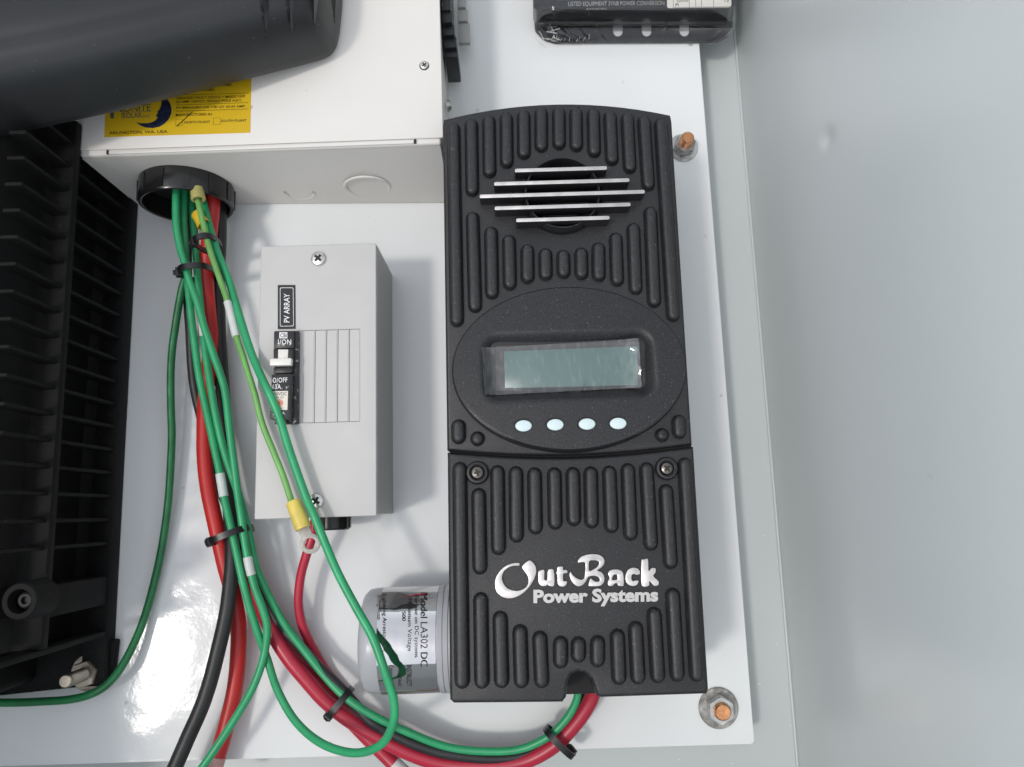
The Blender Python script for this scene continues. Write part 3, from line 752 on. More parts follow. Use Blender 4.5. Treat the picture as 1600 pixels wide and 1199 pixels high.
# the breaker in its slot
zb1, zb2 = ZG + .0055, ZG + .0110
br = quadbox("breaker_body", [(429, 663), (464.5, 662.5), (465.5, 517), (431, 517.5)], ZG - .002, ZG + .0035, m_brk, gb_, .0004)
quadbox("breaker_step", [(427.5, 545), (459.5, 544), (459.5, 517), (428, 517.5)], ZG + .003, zb1, m_brk, br, .0005)
quadbox("breaker_step", [(421.5, 655), (453, 655), (455, 584), (424.5, 585)], ZG + .003, zb2, m_brk, br, .0006)
quadbox("breaker_step", [(427, 583.5), (456, 583), (457, 573), (427.5, 573.5)], ZG + .003, ZG + .007, m_brk, br, .0005)
for xa, xb in ((427, 434), (450.5, 457.5)):
    quadbox("breaker_cheek", [(xa, 573), (xb, 573), (xb, 545), (xa, 545)], ZG + .003, ZG + .008, m_mould, br, .0006)
tg = quadbox("switch_toggle", [(433.5, 562), (450, 562), (450.5, 546), (434, 546)], ZG + .003, ZG + .0075, m_wplast, br, .0005)
quadbox("toggle_bar", [(421, 571.5), (454.5, 570.8), (455, 559.5), (421.5, 560.5)], ZG + .0070, ZG + .0115, m_wplast, tg, .0006)
f1, f2 = at(zb1 + .0001), at(zb2 + .0001)
fr = [pix([(436.5, 529), (449, 529), (449, 519.5), (436.5, 519.5)], zb1)]
plate("maker_mark", fr, zb1, zb1 + .0001, m_white, br)
text("CBI", [(438, 521), (447.8, 521), (447.8, 527.5), (438, 527.5)], at(zb1 + .0002), m_blab, br, bold=.01)
text("I/ON", [(434.5, 530.5), (455, 530.5), (455, 538.5), (434.5, 538.5)], f1, m_white, br, bold=.012, spacing=1.1)
text("O/OFF", [(426, 590.5), (449, 590), (449, 597.5), (426, 598.5)], f2, m_white, br, bold=.012, spacing=1.12)
text("63A", [(425, 601), (439, 600.5), (439, 608), (425, 608.5)], f2, m_white, br, bold=.012, spacing=1.1)
st = quadbox("rating_sticker", [(424, 641), (449, 640.5), (450, 611), (425, 611.5)], zb2 - .0002, zb2 + .0002, m_cream, br)
f3 = at(zb2 + .0003)
text("150VDC", [(426, 613), (448.5, 612.7), (448.5, 618), (426, 618.3)], f3, m_ink, st)
text("63A QY", [(429, 619.8), (444, 619.6), (444, 623), (429, 623.2)], f3, m_ink, st)
text("E133817", [(432, 637), (443, 636.8), (443, 639.3), (432, 639.5)], f3, m_ink, st)
ec = W(437, 630, zb2); er = .0023
plate("approval_mark", [ellipse(ec, er, er, 28), ellipse(ec, er * .84, er * .84, 28)], zb2 + .0002, zb2 + .0003, m_orange, st)
plate("approval_mark", [ellipse(ec, er * .72, er * .72, 28)], zb2 + .0002, zb2 + .0003, m_orange, st)
text("ETL", [(433.7, 626.8), (440.4, 626.8), (440.4, 633), (433.7, 633)], at(zb2 + .00045), m_cream, st, bold=.005)
text("10 kA", [(427, 644), (445, 643.5), (445, 648), (427, 648.5)], f2, m_white, br)
# gland under the enclosure
gc = W(519, 818, .030); gl = lathe("conduit_gland", (gc.x, gy0 + .0012, .030), (0, -1, 0), [(0, 0), (.0120, 0), (.0120, .0086), (.0112, .0098), (.0085, .0098), (.0085, .003), (0, .003)], m_blkg, gb_, 40)
for k in range(10):
    a = k * math.pi / 5; d = Vector((math.cos(a), 0, math.sin(a))); e = Vector((-math.sin(a), 0, math.cos(a)))
    p = Vector((gc.x, gy0 + .0008, .030)) + d * .0117
    lo4 = [p - e * .0018, p + e * .0018, p + e * .0015 + Vector((0, -.0082, 0)), p - e * .0015 + Vector((0, -.0082, 0))]
    hexa("grip_rib", lo4, [q + d * .0009 for q in lo4], m_blkg, gl)

# ------------------------------------------------------------------ surge arrestor can
RC = .0332
ct, cbm = W(630, 926, .034), W(630, 1076, .034)
CY = (ct.y + cbm.y) / 2 + .0005; CZ = RC + .0006
sxl, sx1, sx2 = W(566, 1000, .045).x, W(683, 1000, .06).x, W(760, 1000, .05).x
sa = thing("surge_arrestor", "grey plastic surge arrestor can with mirror foil label, partly behind the ribbed controller", "surge arrestor", (sx1, CY, 0))
lathe("can_body", (sxl, CY, CZ), (1, 0, 0), [(0, 0), (RC * .80, 0), (RC * .90, .0010), (RC * .97, .0035), (RC * .995, .0075), (RC, .011), (RC, sx2 - sxl), (0, sx2 - sxl)], m_pvc, sa, 72)
for s in (sx1 + .0006, sx1 + .0040):
    lathe("can_rim", (s, CY, CZ), (1, 0, 0), [(RC - .0002, 0), (RC + .0007, .0002), (RC + .0007, .0028), (RC - .0002, .0030)], m_pvc, sa, 72)
def can(px, py, l=0, dr=.00055):
    p = W(px, py, .058); s = max(-1, min(1, (p.y - CY) / (RC * 1.0)))
    # follow the sight line to the cylinder
    v = W(px, py, 0) - Vector((0, 0, CAMZ)); o = Vector((0, CAMZ * 0, CAMZ))
    rr = RC + dr
    A = v.y ** 2 + v.z ** 2; B = 2 * ((o.y - CY) * v.y + (o.z - CZ) * v.z); Cc = (o.y - CY) ** 2 + (o.z - CZ) ** 2 - rr * rr
    D = B * B - 4 * A * Cc
    t = (-B - math.sqrt(max(D, 0))) / (2 * A)
    p = o + v * t
    return p
lx0, lx1 = W(590, 1000, .062).x, sx1 - .0004
vs, fs = [], []; NA = 60; a0, a1 = -1.75, 1.50
NXc = 10
for i in range(NA + 1):
    a = a0 + (a1 - a0) * i / NA
    for j in range(NXc + 1):
        x = lx0 + (lx1 - lx0) * j / NXc
        wob = .00045 * mnoise.noise(Vector((x * 12, a * 4.6, 3)))
        r_ = RC + .0004 + max(-.00035, wob)
        vs.append((x, CY + r_ * math.sin(a), CZ + r_ * math.cos(a)))
for i in range(NA):
    for j in range(NXc):
        k = i * (NXc + 1) + j; fs.append((k, k + 1, k + NXc + 2, k + NXc + 1))
foil = pyd("foil_label", vs, fs, m_foil, sa, angle=60)
def ct_text(s, xa, xb, y0, y1, bold=0.0):
    text(s, [(xb, y0), (xb, y1), (xa, y1), (xa, y0)], lambda x, y, l=0: can(x, y, l, .0009), m_ink, foil, bold=bold - .004)
ct_text("Model LA302 DC", 657, 668, 926, 1042)
ct_text("For use on DC systems", 646, 654, 930, 1028)
ct_text("Maximum Voltage", 635, 643.5, 934, 1018)
ct_text("500", 628, 634, 955, 970)
ct_text("Lightning Arrestors, Inc.", 596, 604, 928, 1021)
ct_text("Boling, Texas", 587.5, 595.5, 930, 968)
ct_text("INSTRUCT", 635, 643, 1040, 1073)
ct_text("Ground lead", 622, 628, 1040, 1073)
ct_text("Connect to", 608, 615, 1040, 1073)
a_ = [(624, 937), (693 - 11, 927)]
tri = [can(x, y, 0, .0008) for x, y in ((624, 933), (652, 928), (676, 927), (650, 930))]
pyd("warning_print", tri, [(0, 1, 2, 3)], m_crim, foil, False)

# ------------------------------------------------------------------ inverter at the left
XG = W(197, 700, 0).x
yt, yb = 0.262, W(176, 1066, 0).y
inv = thing("inverter", "black cast inverter with slotted cooling side, standing along the left edge", "inverter", Vector((XG - .03, (yt + yb) / 2, 0)))
zmid0, zmid1, ZI = .081, .088, .136
ybar = W(165, 985, .01).y
box("inverter_core", XG - .13, XG - .030, ybar - .003, yt, .0005, ZI, m_hole, inv)
def gbar(name, y0, y1, z0, z1, d=.010, xo=0.0, bev=.0010): return box(name, XG - d, XG + xo, y0, y1, z0, z1, m_cast, inv, bev)
box("base_flange", XG - .036, XG - .012, yb + .001, yt, .0004, .0030, m_hole, inv)
gbar("frame_upright", yb, yt, .0005, .0135, .016)
gbar("frame_upright", ybar, yt, zmid0, zmid1, .018, .0006)
ys0 = W(101.6, 299, .086).y; step = (W(101.6, 299, .086).y - W(66, 857, .086).y) / 14
y_ = ys0 + step * 9; top_lim = yt - .004
k = 0
lim = W(165, 893, .01).y
while y_ > lim + .004:
    if y_ < top_lim:
        # each fin flares a little toward the panel
        lo4 = [(XG - .012, y_ - .0012, .012), (XG - .0018, y_ - .0011, .012), (XG - .0018, y_ + .0011, .012), (XG - .012, y_ + .0012, .012)]
        hi4 = [(x, y, .134) for x, y, z in lo4]
        hexa("cooling_fin", lo4, hi4, m_cast, inv, .0004, 1)
    y_ -= step
box("mounting_bar", XG - .03, XG - .0010, W(165, 944, .01).y, W(165, 900, .01).y, .0136, .0809, m_cast, inv, .0010)
box("lower_rail", XG - .012, XG - .0004, ybar - .0036, ybar, .0136, .134, m_cast, inv, .0010)
box("lower_web", XG - .075, XG - .050, W(90, 1062, 0).y, ybar - .0032, .0005, .134, m_cast, inv, .006, 4)
box("lower_gusset", XG - .050, XG - .0135, ybar - .0075, ybar - .0038, .0005, .050, m_cast, inv, .003)
quadbox("mounting_foot", [(-60, 1094), (174, 1069), (182, 1000), (-60, 1000)], .0003, .007, m_cast, inv, .0015)
pb_ = W(30, 940, .112); 
lathe("screw_boss", (pb_.x, pb_.y, .0), (0, 0, 1), [(0, .092), (.0112, .092), (.0104, .1110), (.0096, .112), (.0068, .112), (.0062, .103), (0, .103)], m_cast, inv, 36)
lathe("boss_screw", (pb_.x, pb_.y, .103), (0, 0, 1), [(0, 0), (.0045, 0), (.0045, .0034), (.0036, .0042), (.0022, .0042), (.0022, .0018), (0, .0018)], m_slot, inv, 24)
box("boss_bridge", pb_.x, XG + .0002, pb_.y - .0075, pb_.y + .0075, .0895, .102, m_cast, inv, .003)
stud(141, 1050, .0125, None, "stainless bolt and washer holding the foot of the black inverter, lower left", m_stain, m_stain, m_stain, .0300, .0044, .0092, .3, .0072)

# moulded cover lying across the top left
ZCv = .0835
cvr = thing("plastic_cover", "charcoal moulded plastic cover with four slit ribs overhanging the white box", "cover", W(200, 60, ZCv))
XRc = W(535, 50, ZCv).x
def zc(x): return ZCv + (XRc - x) * .183
def Wc(px, py):
    z = ZCv
    for _ in range(12): z = zc(W(px, py, z).x)
    return W(px, py, z)
base = [Wc(x, y) for x, y in [(-120, 241), (-60, 228), (0, 214), (85, 195), (170, 176.5), (285, 149), (400, 120), (450, 107.5), (480, 99.5), (503, 93), (517, 86), (526, 73), (530.5, 52), (533, 30), (535, 8), (536, -30), (535, -80), (530, -140), (500, -240), (300, -280), (0, -260), (-120, -230), (-160, -100), (-160, 100)]]
loopc = smooth_loop(base, 5)
cen = Wc(140, -60)
prof = [(0.96, -.0015), (.995, -.0012), (1.0, .0), (.999, .006), (.985, .020), (.955, .034), (.915, .043), (.87, .048), (.82, .0492), (.77, .0490), (.72, .0500), (.67, .0550), (.62, .0640), (.57, .0740), (.52, .0810), (.46, .0850), (.38, .0872), (.25, .0884), (.05, .089)]
def cs(i, s, h):
    p = cen + (loopc[i % len(loopc)] - cen) * s; return Vector((p.x, p.y, p.z + h))
vs, fs = [], []; n = len(loopc)
for s, h in prof:
    for i in range(n): vs.append(cs(i, s, h))
for r_ in range(len(prof) - 1):
    for i in range(n): j = (i + 1) % n; fs.append((r_ * n + i, r_ * n + j, (r_ + 1) * n + j, (r_ + 1) * n + i))
fs.append(tuple(range((len(prof) - 1) * n, len(prof) * n))); fs.append(tuple(range(n))[::-1])
shell = pyd("cover_shell", vs, fs, m_cover, cvr, angle=60)
def surf_at(px, py):
    """height where the sight line meets the cover, by stepping down"""
    z = ZCv + .16
    while z > ZCv - .001:
        p = W(px, py, z)
        # inside test by scale
        d = Vector((p.x - cen.x, p.y - cen.y)); ang = math.atan2(d.y, d.x); best = None
        for i in range(n):
            q = loopc[i] - cen; a = math.atan2(q.y, q.x); e = abs((a - ang + math.pi) % (2 * math.pi) - math.pi)
            if best is None or e < best[0]: best = (e, q.xy.length)
        s = d.length / best[1]; h = None; zb_ = zc(p.x)
        for (s1, h1), (s2, h2) in zip(prof[2:], prof[3:]):
            if s2 <= s <= s1: h = h1 + (h2 - h1) * (s1 - s) / (s1 - s2); break
        if s < .05: h = .089
        if h is not None and zb_ + h >= z: return p
        z -= .0003
    return W(px, py, ZCv)
for x0, x1, ye in ((411, 416, 62), (451, 455, 54), (489, 491, 47), (523, 523, 37)):
    vs, fs, v2, f2_ = [], [], [], []; N = 16
    for i in range(N + 1):
        t = i / N; py = -50 + (ye + 50) * t; px = x0 + (x1 - x0) * max(0, py) / ye
        wd = 12.0 * (1 - t ** 2.2) + .4
        q = [surf_at(px + wd * k, py) for k in (-.55, 0, .45, 1.0)]
        for p in q: p.z += .0003
        top = q[2].copy(); top.z += .0052 * (1 - t ** 3)
        e0 = q[1].copy(); e0.z -= .0012; e1 = q[3].copy(); e1.z -= .0014
        vs += [e0, top, e1]; v2 += [q[0], q[1] + Vector((.0004, 0, .0001))]
    for i in range(N):
        for k in (0, 1): fs.append((i * 3 + k, i * 3 + k + 1, i * 3 + k + 4, i * 3 + k + 3))
        f2_.append((i * 2, i * 2 + 1, i * 2 + 3, i * 2 + 2))
    rb_ = pyd("slit_rib", vs, fs, m_cover, cvr, angle=20)
    pyd("slit", v2, f2_, m_hole, rb_, angle=60)

# ------------------------------------------------------------------ shrink-wrapped device at the top
ZD = .030
dv = thing("wrapped_device", "black plastic device still in clear shrink wrap with white sticker, top right", "device", W(990, 20, 0))
zfl = .0022
fl_out = pix([(834, 25), (836, 48), (848, 61), (866, 67.5), (1120, 66.5), (1135, 58), (1144, 44), (1147, 20), (1145, -150), (834, -150)], zfl)
slots = []
for xx in (965.5, 1010.5, 1069.5):
    slots.append([W(xx + 7.6 * math.cos(a) * 1, 48 + 8.5 * math.sin(a) + (-16 if math.sin(a) < 0 else 0), zfl) for a in [2 * math.pi * k / 20 for k in range(20)]])
plate("flange", [round_poly(fl_out, .002)] + slots, .0004, zfl, m_devb, dv, .0008, 2)
hi_ = [(833, 10), (838, 15.5), (1140, 13.5), (1145, 8), (1148, -150), (832, -150)]
hiw = pix(hi_, ZD); low = []
lofp = [(833, 30), (838, 41), (1134, 39), (1140, 32), (1140, -150), (833, -150)]
lowp = pix(lofp, zfl - .0003)
bm = bmesh.new(); A = [bm.verts.new(p) for p in lowp]; B = [bm.verts.new(p) for p in hiw]
bm.faces.new(A[::-1]); bm.faces.new(B)
for i in range(6): bm.faces.new((A[i], A[(i + 1) % 6], B[(i + 1) % 6], B[i]))
bmesh.ops.recalc_face_normals(bm, faces=bm.faces)
bmesh.ops.bevel(bm, geom=[e for e in bm.edges if min(v.co.z for v in e.verts) > ZD - .001], offset=.0007, segments=2, affect='EDGES')
db = from_bm("device_body", bm, m_devb, dv)
for xx in (929, 1041):
    p0 = W(xx, 48, zfl); box("inner_rib", p0.x - .0007, p0.x + .0007, p0.y, p0.y + .006, zfl, zfl + .007, m_devb, dv, .0003)
fl_ = at(ZD + .0002)
plate("face_label", [round_poly(pix([(837, 10.5), (1139, 9), (1142, -90), (836, -90)], ZD), .002)], ZD - .0002, ZD + .0002, m_devl, dv)
def vline(L):
    o = round_poly(pix([(835, 14), (1142, 12), (1146, -95), (833, -95)], ZD), .003); i_ = round_poly(pix([(836, 13), (1141, 11), (1145, -94), (834, -94)], ZD), .0028)
    return [o, i_]
stk = plate("white_sticker", [round_poly(pix([(1042, 13.5), (1142.5, 12), (1143, -70), (1042, -69)], ZD), .0022)], ZD + .0002, ZD + .0005, m_wlab, dv)
plate("cyan_print", [pix([(872, 0.2), (960, -.2), (960, -12), (872, -12)], ZD)], ZD + .0002, ZD + .0004, m_cyan, dv)
zz = ZD + .0006
for a, b in (((1052, 12), (1052, -8)), ((1077, 12), (1077, -8)), ((1087, 11.5), (1087, -8)), ((1096, 11.5), (1096, -8)), ((1115, 11), (1115, -8)), ((1052, 12), (1142, 10.5)), ((1057, 1.2), (1077, .8)), ((1057, 3.2), (1075, 2.8))):
    strip(a, b, .00028, m_ink, stk, zz)
text("3", [(1055, 10.5), (1055, 5.5), (1060.5, 5.5), (1060.5, 10.5)], at(zz), m_ink, stk)
text("15", [(1132, 3), (1138.5, 3), (1138.5, -3), (1132, -3)][::-1], at(zz), m_ink, stk)
text("LISTED EQUIPMENT 3YN8 POWER CONVERSION", [(888, 3), (1038, 1.5), (1038, 9.5), (888, 11)], at(zz), m_alu2, dv, bold=.0)
text("MODEL", [(917, 13.2), (950, 12.6), (950, 15), (917, 15.6)], at(zz - .0002), m_alu2, dv)
# the wrap: loose clear skin, gathered at the lower left corner
vs, fs = [], []
sect = [(-150, ZD + .0012), (-60, ZD + .0013), (0, ZD + .0014), (10, ZD + .0014), (15, ZD + .0004), (24, .022), (34, .012), (44, .0060), (54, .0042), (62, .0036), (67.5, .0030), (69, .0014), (69.5, .0006)]
NX = 110
for j, (py, z) in enumerate(sect):
    for i in range(NX + 1):
        u = i / NX
        x0_, x1_ = 829 + (0 if py < 40 else (py - 40) ** 1.6 * .22), 1150 - (0 if py < 40 else (py - 40) ** 1.6 * .16)
        px = x0_ + (x1_ - x0_) * u
        gath = math.exp(-u * 7) * .0020 + math.exp(-(1 - u) * 14) * .0008 + .00012
        dz = gath * abs(mnoise.noise(Vector((u * 46, py * .05, 4)))) * (1.0 if py > 12 else .3)
        w = W(px, py, z); w.z += dz * 1.3; w.y -= dz * .6
        vs.append(w)
for j in range(len(sect) - 1):
    for i in range(NX): a = j * (NX + 1) + i; fs.append((a, a + 1, a + NX + 2, a + NX + 1))
wrap = pyd("shrink_wrap", vs, fs, m_wrap, dv, angle=18)
tuft = []
tv, tf = [], []
for k in range(26):
    a = random.uniform(-.4, 1.5); L = random.uniform(4, 22)
    x, y = 843 + random.uniform(-8, 24), 50 + random.uniform(-20, 14)
    if random.random() < .45: x, y, a, L = 858 + random.uniform(0, 75), 64 + random.uniform(-3, 2), random.uniform(-1.5, -1.0), random.uniform(3, 9)
    p, q = W(x, y, .0068), W(x + L * math.cos(a), y + L * math.sin(a) * .9, .0058)
    d = (q - p).normalized(); s = Vector((-d.y, d.x, 0)) * .00022; b = len(tv)
    tv += [p - s, p + s, p + Vector((0, 0, .0006)), q - s, q + s, q + Vector((0, 0, .0006))]
    tf += [(b, b + 1, b + 4, b + 3), (b + 1, b + 2, b + 5, b + 4), (b + 2, b, b + 3, b + 5)]
wk = pyd("wrap_glint", tv, tf, m_wlab, dv); wk['kind'] = 'stuff'  # opaque white slivers painting glints on the creased clear film

# ------------------------------------------------------------------ wires
GW = "green ground wires in the bundle"
def wire(name, pts, r, m, label, cat="wire", group=None, n=9, seg=14):
    ctr = catmull([W(*p) for p in pts], n)
    # a little life in the run
    ctr = [p + Vector((mnoise.noise(p * 22), mnoise.noise(p * 22 + Vector((5, 0, 0))), 0)) * r * .24 for p in ctr]
    vs, fs = tube_mesh(ctr, r, seg)
    me = bpy.data.meshes.new(name); me.from_pydata([tuple(v) for v in vs], [], fs); me.update()
    bm = bmesh.new(); bm.from_mesh(me); bmesh.ops.recalc_face_normals(bm, faces=bm.faces); bm.to_mesh(me); bm.free()
    t = thing(name, label, cat, ctr[len(ctr) // 2], group)
    finish("insulation", me, m, t, True, 50)
    return t, ctr
def sleeve(t, ctr, a, b, r, m=m_sleeve, name="marker_sleeve"):
    def near(q):
        return min(range(len(ctr)), key=lambda i: math.hypot(proj(ctr[i])[0] - q[0], proj(ctr[i])[1] - q[1]))
    i, j = sorted((near(a), near(b))); j = max(j, i + 1)
    return tube(name, ctr[i:j + 1], r, m, t, 14)
def ring_at(p, d, r, m, parent, name="cable_mark"): pass

# far-left dark green wire
t, c_ = wire("green_wire", [(281, 296, .036), (280, 340, .036), (285, 385, .034), (290, 425, .030), (283, 455, .026), (274, 505, .022), (268, 560, .018), (267.5, 640, .014), (268, 690, .012), (264, 770, .010), (254, 850, .008), (240, 915, .007), (222, 975, .008), (200, 1025, .012), (177, 1060, .016), (150, 1081, .018), (110, 1093, .016), (50, 1098, .012), (-20, 1098, .010), (-80, 1096, .010)],
            .0027, m_greend, "dark green wire hanging far left and curving off frame under the inverter", group=GW)
t, c_ = wire("green_wire", [(288, 292, .040), (287, 345, .040), (289, 390, .039), (293, 440, .038), (298, 490, .037), (305, 540, .036), (312, 590, .035), (322, 640, .034), (334, 695, .034), (344, 740, .034), (351, 780, .034), (360, 820, .035), (365, 845, .035), (376, 895, .035), (388, 940, .033), (402, 985, .030), (418, 1030, .026), (434, 1080, .030), (462, 1128, .036), (505, 1163, .046), (555, 1177, .056), (595, 1164, .066), (614, 1132, .074), (616, 1095, .078), (601, 1047, .082), (582, 997, .082), (556, 950, .081), (530, 900, .080), (509, 850, .079), (491, 805, .079), (479, 778, .078), (464, 736, .078), (449, 691, .078), (437, 652, .0785), (425, 623, .080), (413, 598, .0795), (401, 571, .075), (388, 538, .070), (371, 486, .063), (356, 435, .056), (341, 398, .052), (329, 360, .048), (320, 325, .044), (312, 292, .040)],
            .0026, m_green, "long bright green wire looping in front of the foil labelled can and back", group=GW)
sleeve(t, c_, (345, 741), (352, 777), .0031)
t, c_ = wire("green_wire", [(275, 294, .048), (275, 350, .048), (281, 385, .047), (289, 412, .047), (296, 440, .046), (308, 472, .045), (320, 512, .044), (334, 553, .043), (350, 605, .042), (358, 664, .041), (364, 712, .040), (371, 766, .039), (377, 808, .039), (380, 835, .038), (388, 880, .037), (399, 920, .036), (412, 955, .034), (418, 985, .032), (412, 1030, .030), (395, 1076, .030), (368, 1122, .032), (340, 1165, .034), (316, 1199, .034), (290, 1235, .034)],
            .0026, m_green, "green wire with printed white sleeve crossing over the red cable to the bottom edge", group=GW)
s_ = sleeve(t, c_, (385.5, 873), (393, 900), .0030)
t, c_ = wire("green_wire", [(298, 294, .034), (301, 340, .034), (305, 385, .034), (308, 425, .034), (312, 470, .033), (318, 520, .033), (326, 580, .033), (337, 649, .033), (349, 700, .032), (362, 740, .032), (374, 775, .032), (383, 810, .032), (390, 840, .032), (400, 885, .030), (418, 925, .028), (445, 975, .024), (478, 1020, .022), (512, 1062, .022), (545, 1094, .024), (590, 1123, .024), (645, 1147, .023), (705, 1168, .020), (765, 1174, .021), (815, 1170, .023), (855, 1152, .026), (883, 1125, .028), (899, 1097, .028), (904, 1070, .026), (904, 1050, .022)],
            .0026, m_green, "green wire running under two cable ties into the controller's bottom notch", group=GW)
sleeve(t, c_, (311, 495), (314.5, 527), .0029)
t, c_ = wire("pale_green_wire", [(306, 292, .054), (309, 313, .054), (317, 347, .056), (327, 387, .058), (341, 430, .061), (355, 472, .064), (368, 522, .067), (378, 552, .070), (388, 584, .073), (398, 615, .0745), (410, 661, .0745), (428, 706, .0745), (443, 744, .0745), (454, 778, .075), (460, 795, .076)],
            .0020, m_lgreen, "pale green wire ending in a yellow ring terminal over the grey breaker box", group=GW)
sleeve(t, c_, (352.5, 472), (370.5, 524), .0026)
# crimp barrel and ring of the terminal
a, b = W(457.5, 783, .0765), W(474, 826, .0775)
dd = (b - a).normalized()
tube("crimp_barrel", [a, a + (b - a) * .06, a + (b - a) * .5, a + (b - a) * .94, b], lambda i: (.0040, .0046, .0048, .0050, .0050)[i], m_yvin, t, 20)
rc_ = W(485, 849.5, .0775); sd = Vector((-dd.y, dd.x, 0))
ring_o = [rc_ + Vector((math.cos(2 * math.pi * k / 36), math.sin(2 * math.pi * k / 36), 0)) * .0062 for k in range(36)]
neck = []
ang0 = math.atan2((a - rc_).y, (a - rc_).x)
loop = []
for k in range(36):
    aa = ang0 + math.pi / 5.5 + (2 * math.pi - 2 * math.pi / 5.5) * k / 35
    loop.append(Vector((rc_.x + .0062 * math.cos(aa), rc_.y + .0062 * math.sin(aa), 0)))
nb = b - dd * .002
loop += [Vector((nb.x - sd.x * .0042, nb.y - sd.y * .0042, 0)) if False else Vector((nb.x + sd.x * .0040 * s, nb.y + sd.y * .0040 * s, 0)) for s in ((1, -1) if (loop[-1] - Vector((nb.x + sd.x * .004, nb.y + sd.y * .004, 0))).length < (loop[-1] - Vector((nb.x - sd.x * .004, nb.y - sd.y * .004, 0))).length else (-1, 1))]
tg_ = plate("ring_tongue", [loop, ellipse(rc_, .0034, .0034, 28)], .0768, .0780, m_tin, t, .0002, 1)
# loose end sleeve and the pale cap up in the bushing
wc = lathe("wire_cap", W(308, 296, .0545), (W(311, 322, .056) - W(308, 296, .054)), [(0, 0), (.0046, .0), (.0048, .008), (.0044, .0086), (.0030, .0086), (.0028, .004), (0, .004)], m_yvin3, t, 24)
p0, p1 = W(306, 333, .050), W(317, 350, .050)
yv = thing("crimp_sleeve", "small deep yellow crimp sleeve hanging below the black bushing", "crimp sleeve", p0)
lathe("vinyl_barrel", p0, p1 - p0, [(.0036, 0), (.0040, .0006), (.0040, .005), (.0047, .0088), (.0049, .0106), (.0043, .0106), (.0036, .005), (.0032, .0006), (.0036, 0)], m_yvin2, yv, 24, squash=(1.15, .8))

# heavy cables
t, c_ = wire("red_cable", [(333, 285, .036), (332, 325, .034), (326, 370, .032), (321, 425, .028), (324, 475, .024), (330, 525, .020), (328, 570, .019), (320, 640, .019), (319, 700, .020), (325, 755, .021), (333, 800, .022), (341, 838, .022), (351, 880, .020), (364, 925, .017), (373, 975, .014), (372, 1028, .013), (365, 1085, .013), (351, 1145, .014), (334, 1199, .016), (318, 1240, .016)],
            .0054, m_red, "thick bright red cable hanging from the bushing to the bottom edge", "cable")
sleeve(t, c_, (339, 1183), (322, 1230), .0058, m_clear, "heat_shrink_band")
t, c_ = wire("black_cable", [(345, 300, .020), (342, 360, .018), (339, 430, .016), (342, 500, .015), (346, 570, .014), (350, 640, .014), (355, 710, .017), (359, 780, .022), (362, 850, .027), (361, 900, .029), (354, 962, .030), (338, 1025, .030), (316, 1102, .030), (293, 1158, .030), (274, 1199, .030), (256, 1238, .030)],
            .0050, m_bwire, "thick black cable curving to the bottom edge left of the red cables", "cable")
t, c_ = wire("black_wire", [(292, 292, .022), (291, 350, .020), (292, 430, .018), (297, 520, .017), (304, 600, .012), (318, 670, .007), (340, 750, .008), (366, 815, .014), (384, 860, .018), (412, 930, .018), (437, 975, .017), (463, 1004, .018), (495, 1040, .020), (535, 1079, .021), (580, 1129, .021), (620, 1150, .021), (660, 1166, .020), (705, 1178, .019), (770, 1185, .018), (825, 1178, .018), (868, 1152, .019), (895, 1122, .020), (912, 1092, .020), (917, 1066, .018)],
            .0036, m_bwire, "thin black wire tucked between the green wire and crimson cable at bottom", "wire")
t, c_ = wire("crimson_cable", [(372, 840, .010), (386, 890, .012), (404, 935, .015), (425, 985, .018), (451, 1029, .019), (483, 1069, .018), (510, 1097, .017), (555, 1131, .016), (618, 1167, .015), (690, 1191, .014), (755, 1196, .016), (815, 1190, .018), (862, 1168, .021), (897, 1132, .023), (921, 1096, .023), (930, 1066, .020)],
            .0050, m_crim, "thick crimson cable sweeping along the bottom up into the controller's notch", "cable")
t, c_ = wire("crimson_cable", [(415, 960, .005), (440, 1005, .0055), (480, 1056, .0055), (530, 1105, .0055), (570, 1148, .0055), (605, 1183, .006), (640, 1215, .008), (690, 1245, .010)],
            .0049, m_crim, "second crimson cable leaving through the bottom edge beneath the first", "cable")
sleeve(t, c_, (618, 1193), (640, 1213), .0052, m_sleeve)
t, c_ = wire("crimson_wire", [(492, 812, .030), (488, 840, .030), (480, 866, .028), (471, 900, .024), (467, 940, .020), (471, 972, .016), (480, 996, .012), (492, 1020, .008), (510, 1050, .005), (540, 1084, .004)],
            .0031, m_crim, "thin crimson wire dropping from the gland under the grey breaker box", "wire")

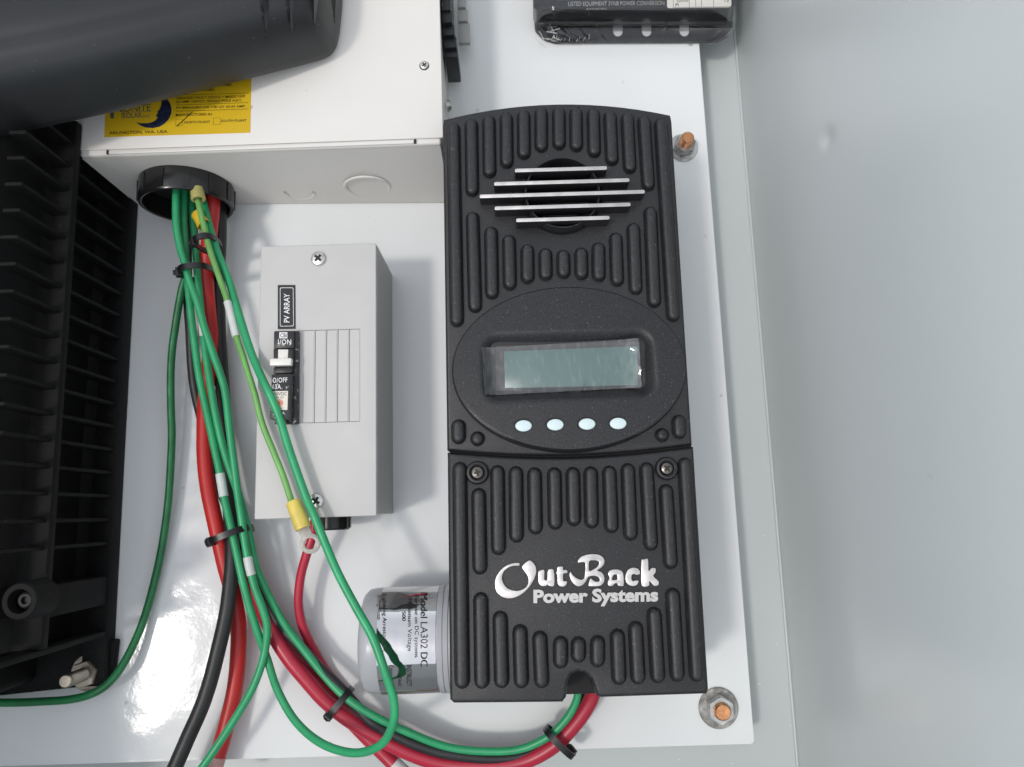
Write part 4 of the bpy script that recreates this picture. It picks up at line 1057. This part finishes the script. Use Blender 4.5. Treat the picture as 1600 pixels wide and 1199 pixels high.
# cable ties
TG = "black cable ties around the wire bundles"
def tie(px, py, z, ang, hw, hd, label, head=0.0, tail=.006, w=.0042, th=.0013, tdir=1):
    c = W(px, py, z); sc = (CAMZ - z) / FPX
    d = Vector((math.cos(ang), math.sin(ang), 0)); u = Vector((-d.y, d.x, 0)); k = Vector((0, 0, 1))
    a = hw * sc
    t = thing("cable_tie", label, "cable tie", c, TG)
    vs, fs = [], []; N = 40
    for i in range(N):
        th_ = 2 * math.pi * i / N; co, si = math.cos(th_), math.sin(th_)
        e = .75
        o = u * (a * math.copysign(abs(co) ** e, co)) + k * (hd * math.copysign(abs(si) ** e, si))
        nn = (u * co / max(a, 1e-4) + k * si / hd).normalized()
        for s, q in ((-1, 0), (1, 0), (1, 1), (-1, 1)): vs.append(c + o + d * (w / 2) * s + nn * th * q)
    for i in range(N):
        j = (i + 1) % N
        for m_ in range(4): fs.append((i * 4 + m_, i * 4 + (m_ + 1) % 4, j * 4 + (m_ + 1) % 4, j * 4 + m_))
    pyd("strap", vs, fs, m_tie, t, angle=40)
    co, si = math.cos(head), math.sin(head)
    hc = c + u * (a + .0016) * co + k * (hd + .0016) * si
    nn = (u * co + k * si).normalized(); tt = (u * -si + k * co)
    def blk(name, cc, x, y, z_, bev):
        L = [cc + d * x * p + tt * y * q - nn * z_ for p, q in ((-1, -1), (1, -1), (1, 1), (-1, 1))]
        hexa(name, L, [p + nn * 2 * z_ for p in L], m_tie, t, bev)
    blk("tie_head", hc, w * .72, w * .72, .0021, .0006)
    if tail:
        blk("tie_tail", hc + nn * (.0017 + tail / 2), w * .42, th * .6, tail / 2, .0002)
    return t
tie(325, 381, .047, R(-75), 15, .0135, "cable tie nearest the bushing round red cable and pale green wire", head=2.6, tail=.002)
tie(310, 427, .037, R(-83), 24, .0155, "second cable tie below the bushing, round greens and thick red cable", head=2.75, tail=.002)
tie(362, 836, .030, R(-70), 29, .0150, "cable tie halfway down the bundle, left of the yellow ring terminal", head=2.55, tail=.0012)
tie(531, 1098, .018, R(-42), 24, .0090, "cable tie on the crimson cable left of the foil labelled can", head=3.50, tail=.0030, w=.0042)
tie(874, 1159, .024, R(45), 26, .0090, "cable tie just below the controller's notch at the bottom edge", head=3.75, tail=.0024, w=.0042)
